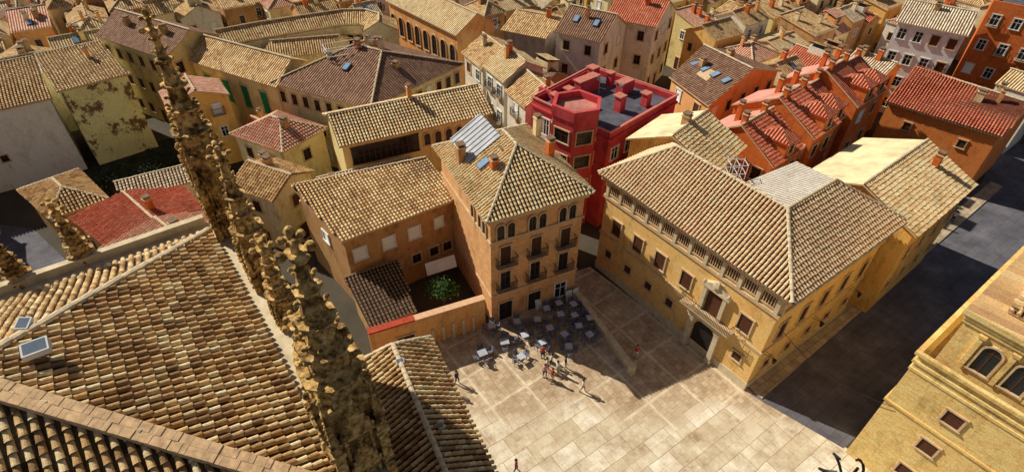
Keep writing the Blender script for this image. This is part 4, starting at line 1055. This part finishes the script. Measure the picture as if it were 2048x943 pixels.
# ================================================================ LAMPS / DETAILS
LG=plain('lamp_glass',(.16,.2,.26),.15,.2,6,bm=0)
def floodlight(x,y,z,rot,lab,sc=1.0):
    mb=MB();mb.box(-.05,.05,-.05,.05,0,.35,0);mb.box(-.3,.3,-.04,.04,.3,.34,0)
    o=obj('floodlight',mb.mesh('floodlight',[M_metal]),(x,y,z),rot=rot,label=lab,cat='floodlight',group='floodlights on roofs')
    hb=MB();hb.hexa([(-.38,-.3,.34),(.38,-.3,.34),(.38,.2,.34),(-.38,.2,.34)],[(-.38,-.3,.55),(.38,-.3,.55),(.38,.2,.7),(-.38,.2,.7)],0);obj('housing',hb.mesh('housing',[M_white]),parent=o)
    gb=MB();gb.face([(-.32,-.24,.575),(.32,-.24,.575),(.32,.15,.692),(-.32,.15,.692)],0);obj('glass',gb.mesh('glass',[LG]),parent=o)
    o.scale=(sc,sc,sc)
floodlight(-14.76,10.95,25.45,.6,'square white floodlight resting on church tiles',.95)
floodlight(-16.1,12.1,25.3,1.9,'pale floodlight box on church ridge',.7)
floodlight(-6.2,19.6,13.9,.4,'small white floodlight on chapel roof',.6)
floodlight(-3.6,15.9,13.4,.4,'small white floodlight on chapel roof',.6)
def walllamp(a,b,dist,z):
    a=Vector(a[:2]);b=Vector(b[:2]);d=(b-a).normalized();n=Vector((d.y,-d.x));p=a+d*dist
    mb=MB();mb.rod((0,0,0),(0,.9,.25),.025);mb.rod((0,0,.4),(0,.9,.25),.02)
    o=obj('wall_lamp',mb.mesh('wall_lamp',[M_dark]),(p.x,p.y,z),rot=math.atan2(-d.y,-d.x),label='black iron bracket lamp on palace wall',cat='lamp',group='wall lamps on palace')
    lb=MB();lb.taper(0,.9,-.25,.15,.1,.18,6);lb.taper(0,.9,.15,.3,.2,.02,6);obj('lantern',lb.mesh('lantern',[M_dark]),parent=o)
for dd_ in (.8,7.5,13.5): walllamp(aE,aS,dd_,4.2)
mb=MB();A=Vector((20.5,28.6,7.5));B=Vector((26.1,22.1,6.9))
pr=A
for i in range(1,17):
    t=i/16;p=A.lerp(B,t);p.z-=1.2*math.sin(math.pi*t);mb.rod(pr,p,.02,4);pr=p
obj('overhead_cable',mb.mesh('overhead_cable',[M_dark],tuple(A)),tuple(A),label='thin overhead cable strung from palace to church',cat='cable')
mb=MB();cx,cy=6.9,5.6;zb=28.6
mb.rod((cx,cy,zb-1),(cx,cy,zb+.9),.03)
for a in range(6):
    t=a*math.pi/3;prv=(cx,cy,zb)
    for k in range(1,9):
        f=k/8;rr=.55*math.sin(f*math.pi*.8);q=(cx+rr*math.cos(t+f),cy+rr*math.sin(t+f),zb+.7*f);mb.rod(prv,q,.03,4);prv=q
fi=obj('iron_finial',mb.mesh('iron_finial',[M_dark],(cx,cy,0)),(cx,cy,0),label='dark wrought iron scroll finial on stone post',cat='finial')
mb=MB();mb.taper(cx,cy,0,zb-.9,.5,.3,8);obj('post',mb.mesh('post',[STONE],(cx,cy,0)),parent=fi)
mb=MB();px_,py_,pz_=pp(10.6,6.5,12.4)
for dx in(-.7,0,.7):
    for dy in(-.5,.5): mb.rod((dx,dy,-1),(dx,dy,3.0),.03,4)
for z in(.4,1.2,2.0,2.8):
    for dy in(-.5,.5): mb.rod((-.7,dy,z),(.7,dy,z),.03,4)
    for dx in(-.7,0,.7): mb.rod((dx,-.5,z),(dx,.5,z),.03,4)
obj('antenna_frame',mb.mesh('antenna_frame',[M_white]),(px_,py_,pz_),label='white metal antenna frame on palace roof',cat='antenna')
# ================================================================ LIGHT / CAMERA
sv=Vector((-.87,.49,0)).normalized();el=math.radians(41)
sd=Vector((sv.x*math.cos(el),sv.y*math.cos(el),math.sin(el)))
sl=bpy.data.lights.new('sun','SUN');sl.energy=5.0;sl.angle=math.radians(.5);sl.color=(1,.93,.77)
so=bpy.data.objects.new('sun',sl);COL.objects.link(so);so.rotation_euler=sd.to_track_quat('Z','Y').to_euler()
w=bpy.data.worlds.new('World');S.world=w;w.use_nodes=True;nt=w.node_tree
sk=nt.nodes.new('ShaderNodeTexSky');sk.sky_type='NISHITA';sk.sun_disc=False;sk.sun_elevation=el;sk.sun_rotation=math.atan2(sv.x,sv.y)
hs_=nt.nodes.new('ShaderNodeHueSaturation');hs_.inputs['Saturation'].default_value=.65
nt.links.new(sk.outputs[0],hs_.inputs['Color']);nt.links.new(hs_.outputs[0],nt.nodes['Background'].inputs[0]);nt.nodes['Background'].inputs[1].default_value=.05
S.view_settings.view_transform='Standard';S.view_settings.look='None';S.view_settings.exposure=0
cam=bpy.data.cameras.new('camera');co_=bpy.data.objects.new('camera',cam);COL.objects.link(co_)
cam.sensor_width=36;cam.lens=36*1120/2048;cam.clip_end=4000;cam.clip_start=.1
co_.matrix_world=Matrix.Translation((0,0,40))@Matrix.Rotation(math.radians(50),4,'X')@Matrix.Rotation(.018,4,'Z')
S.camera=co_
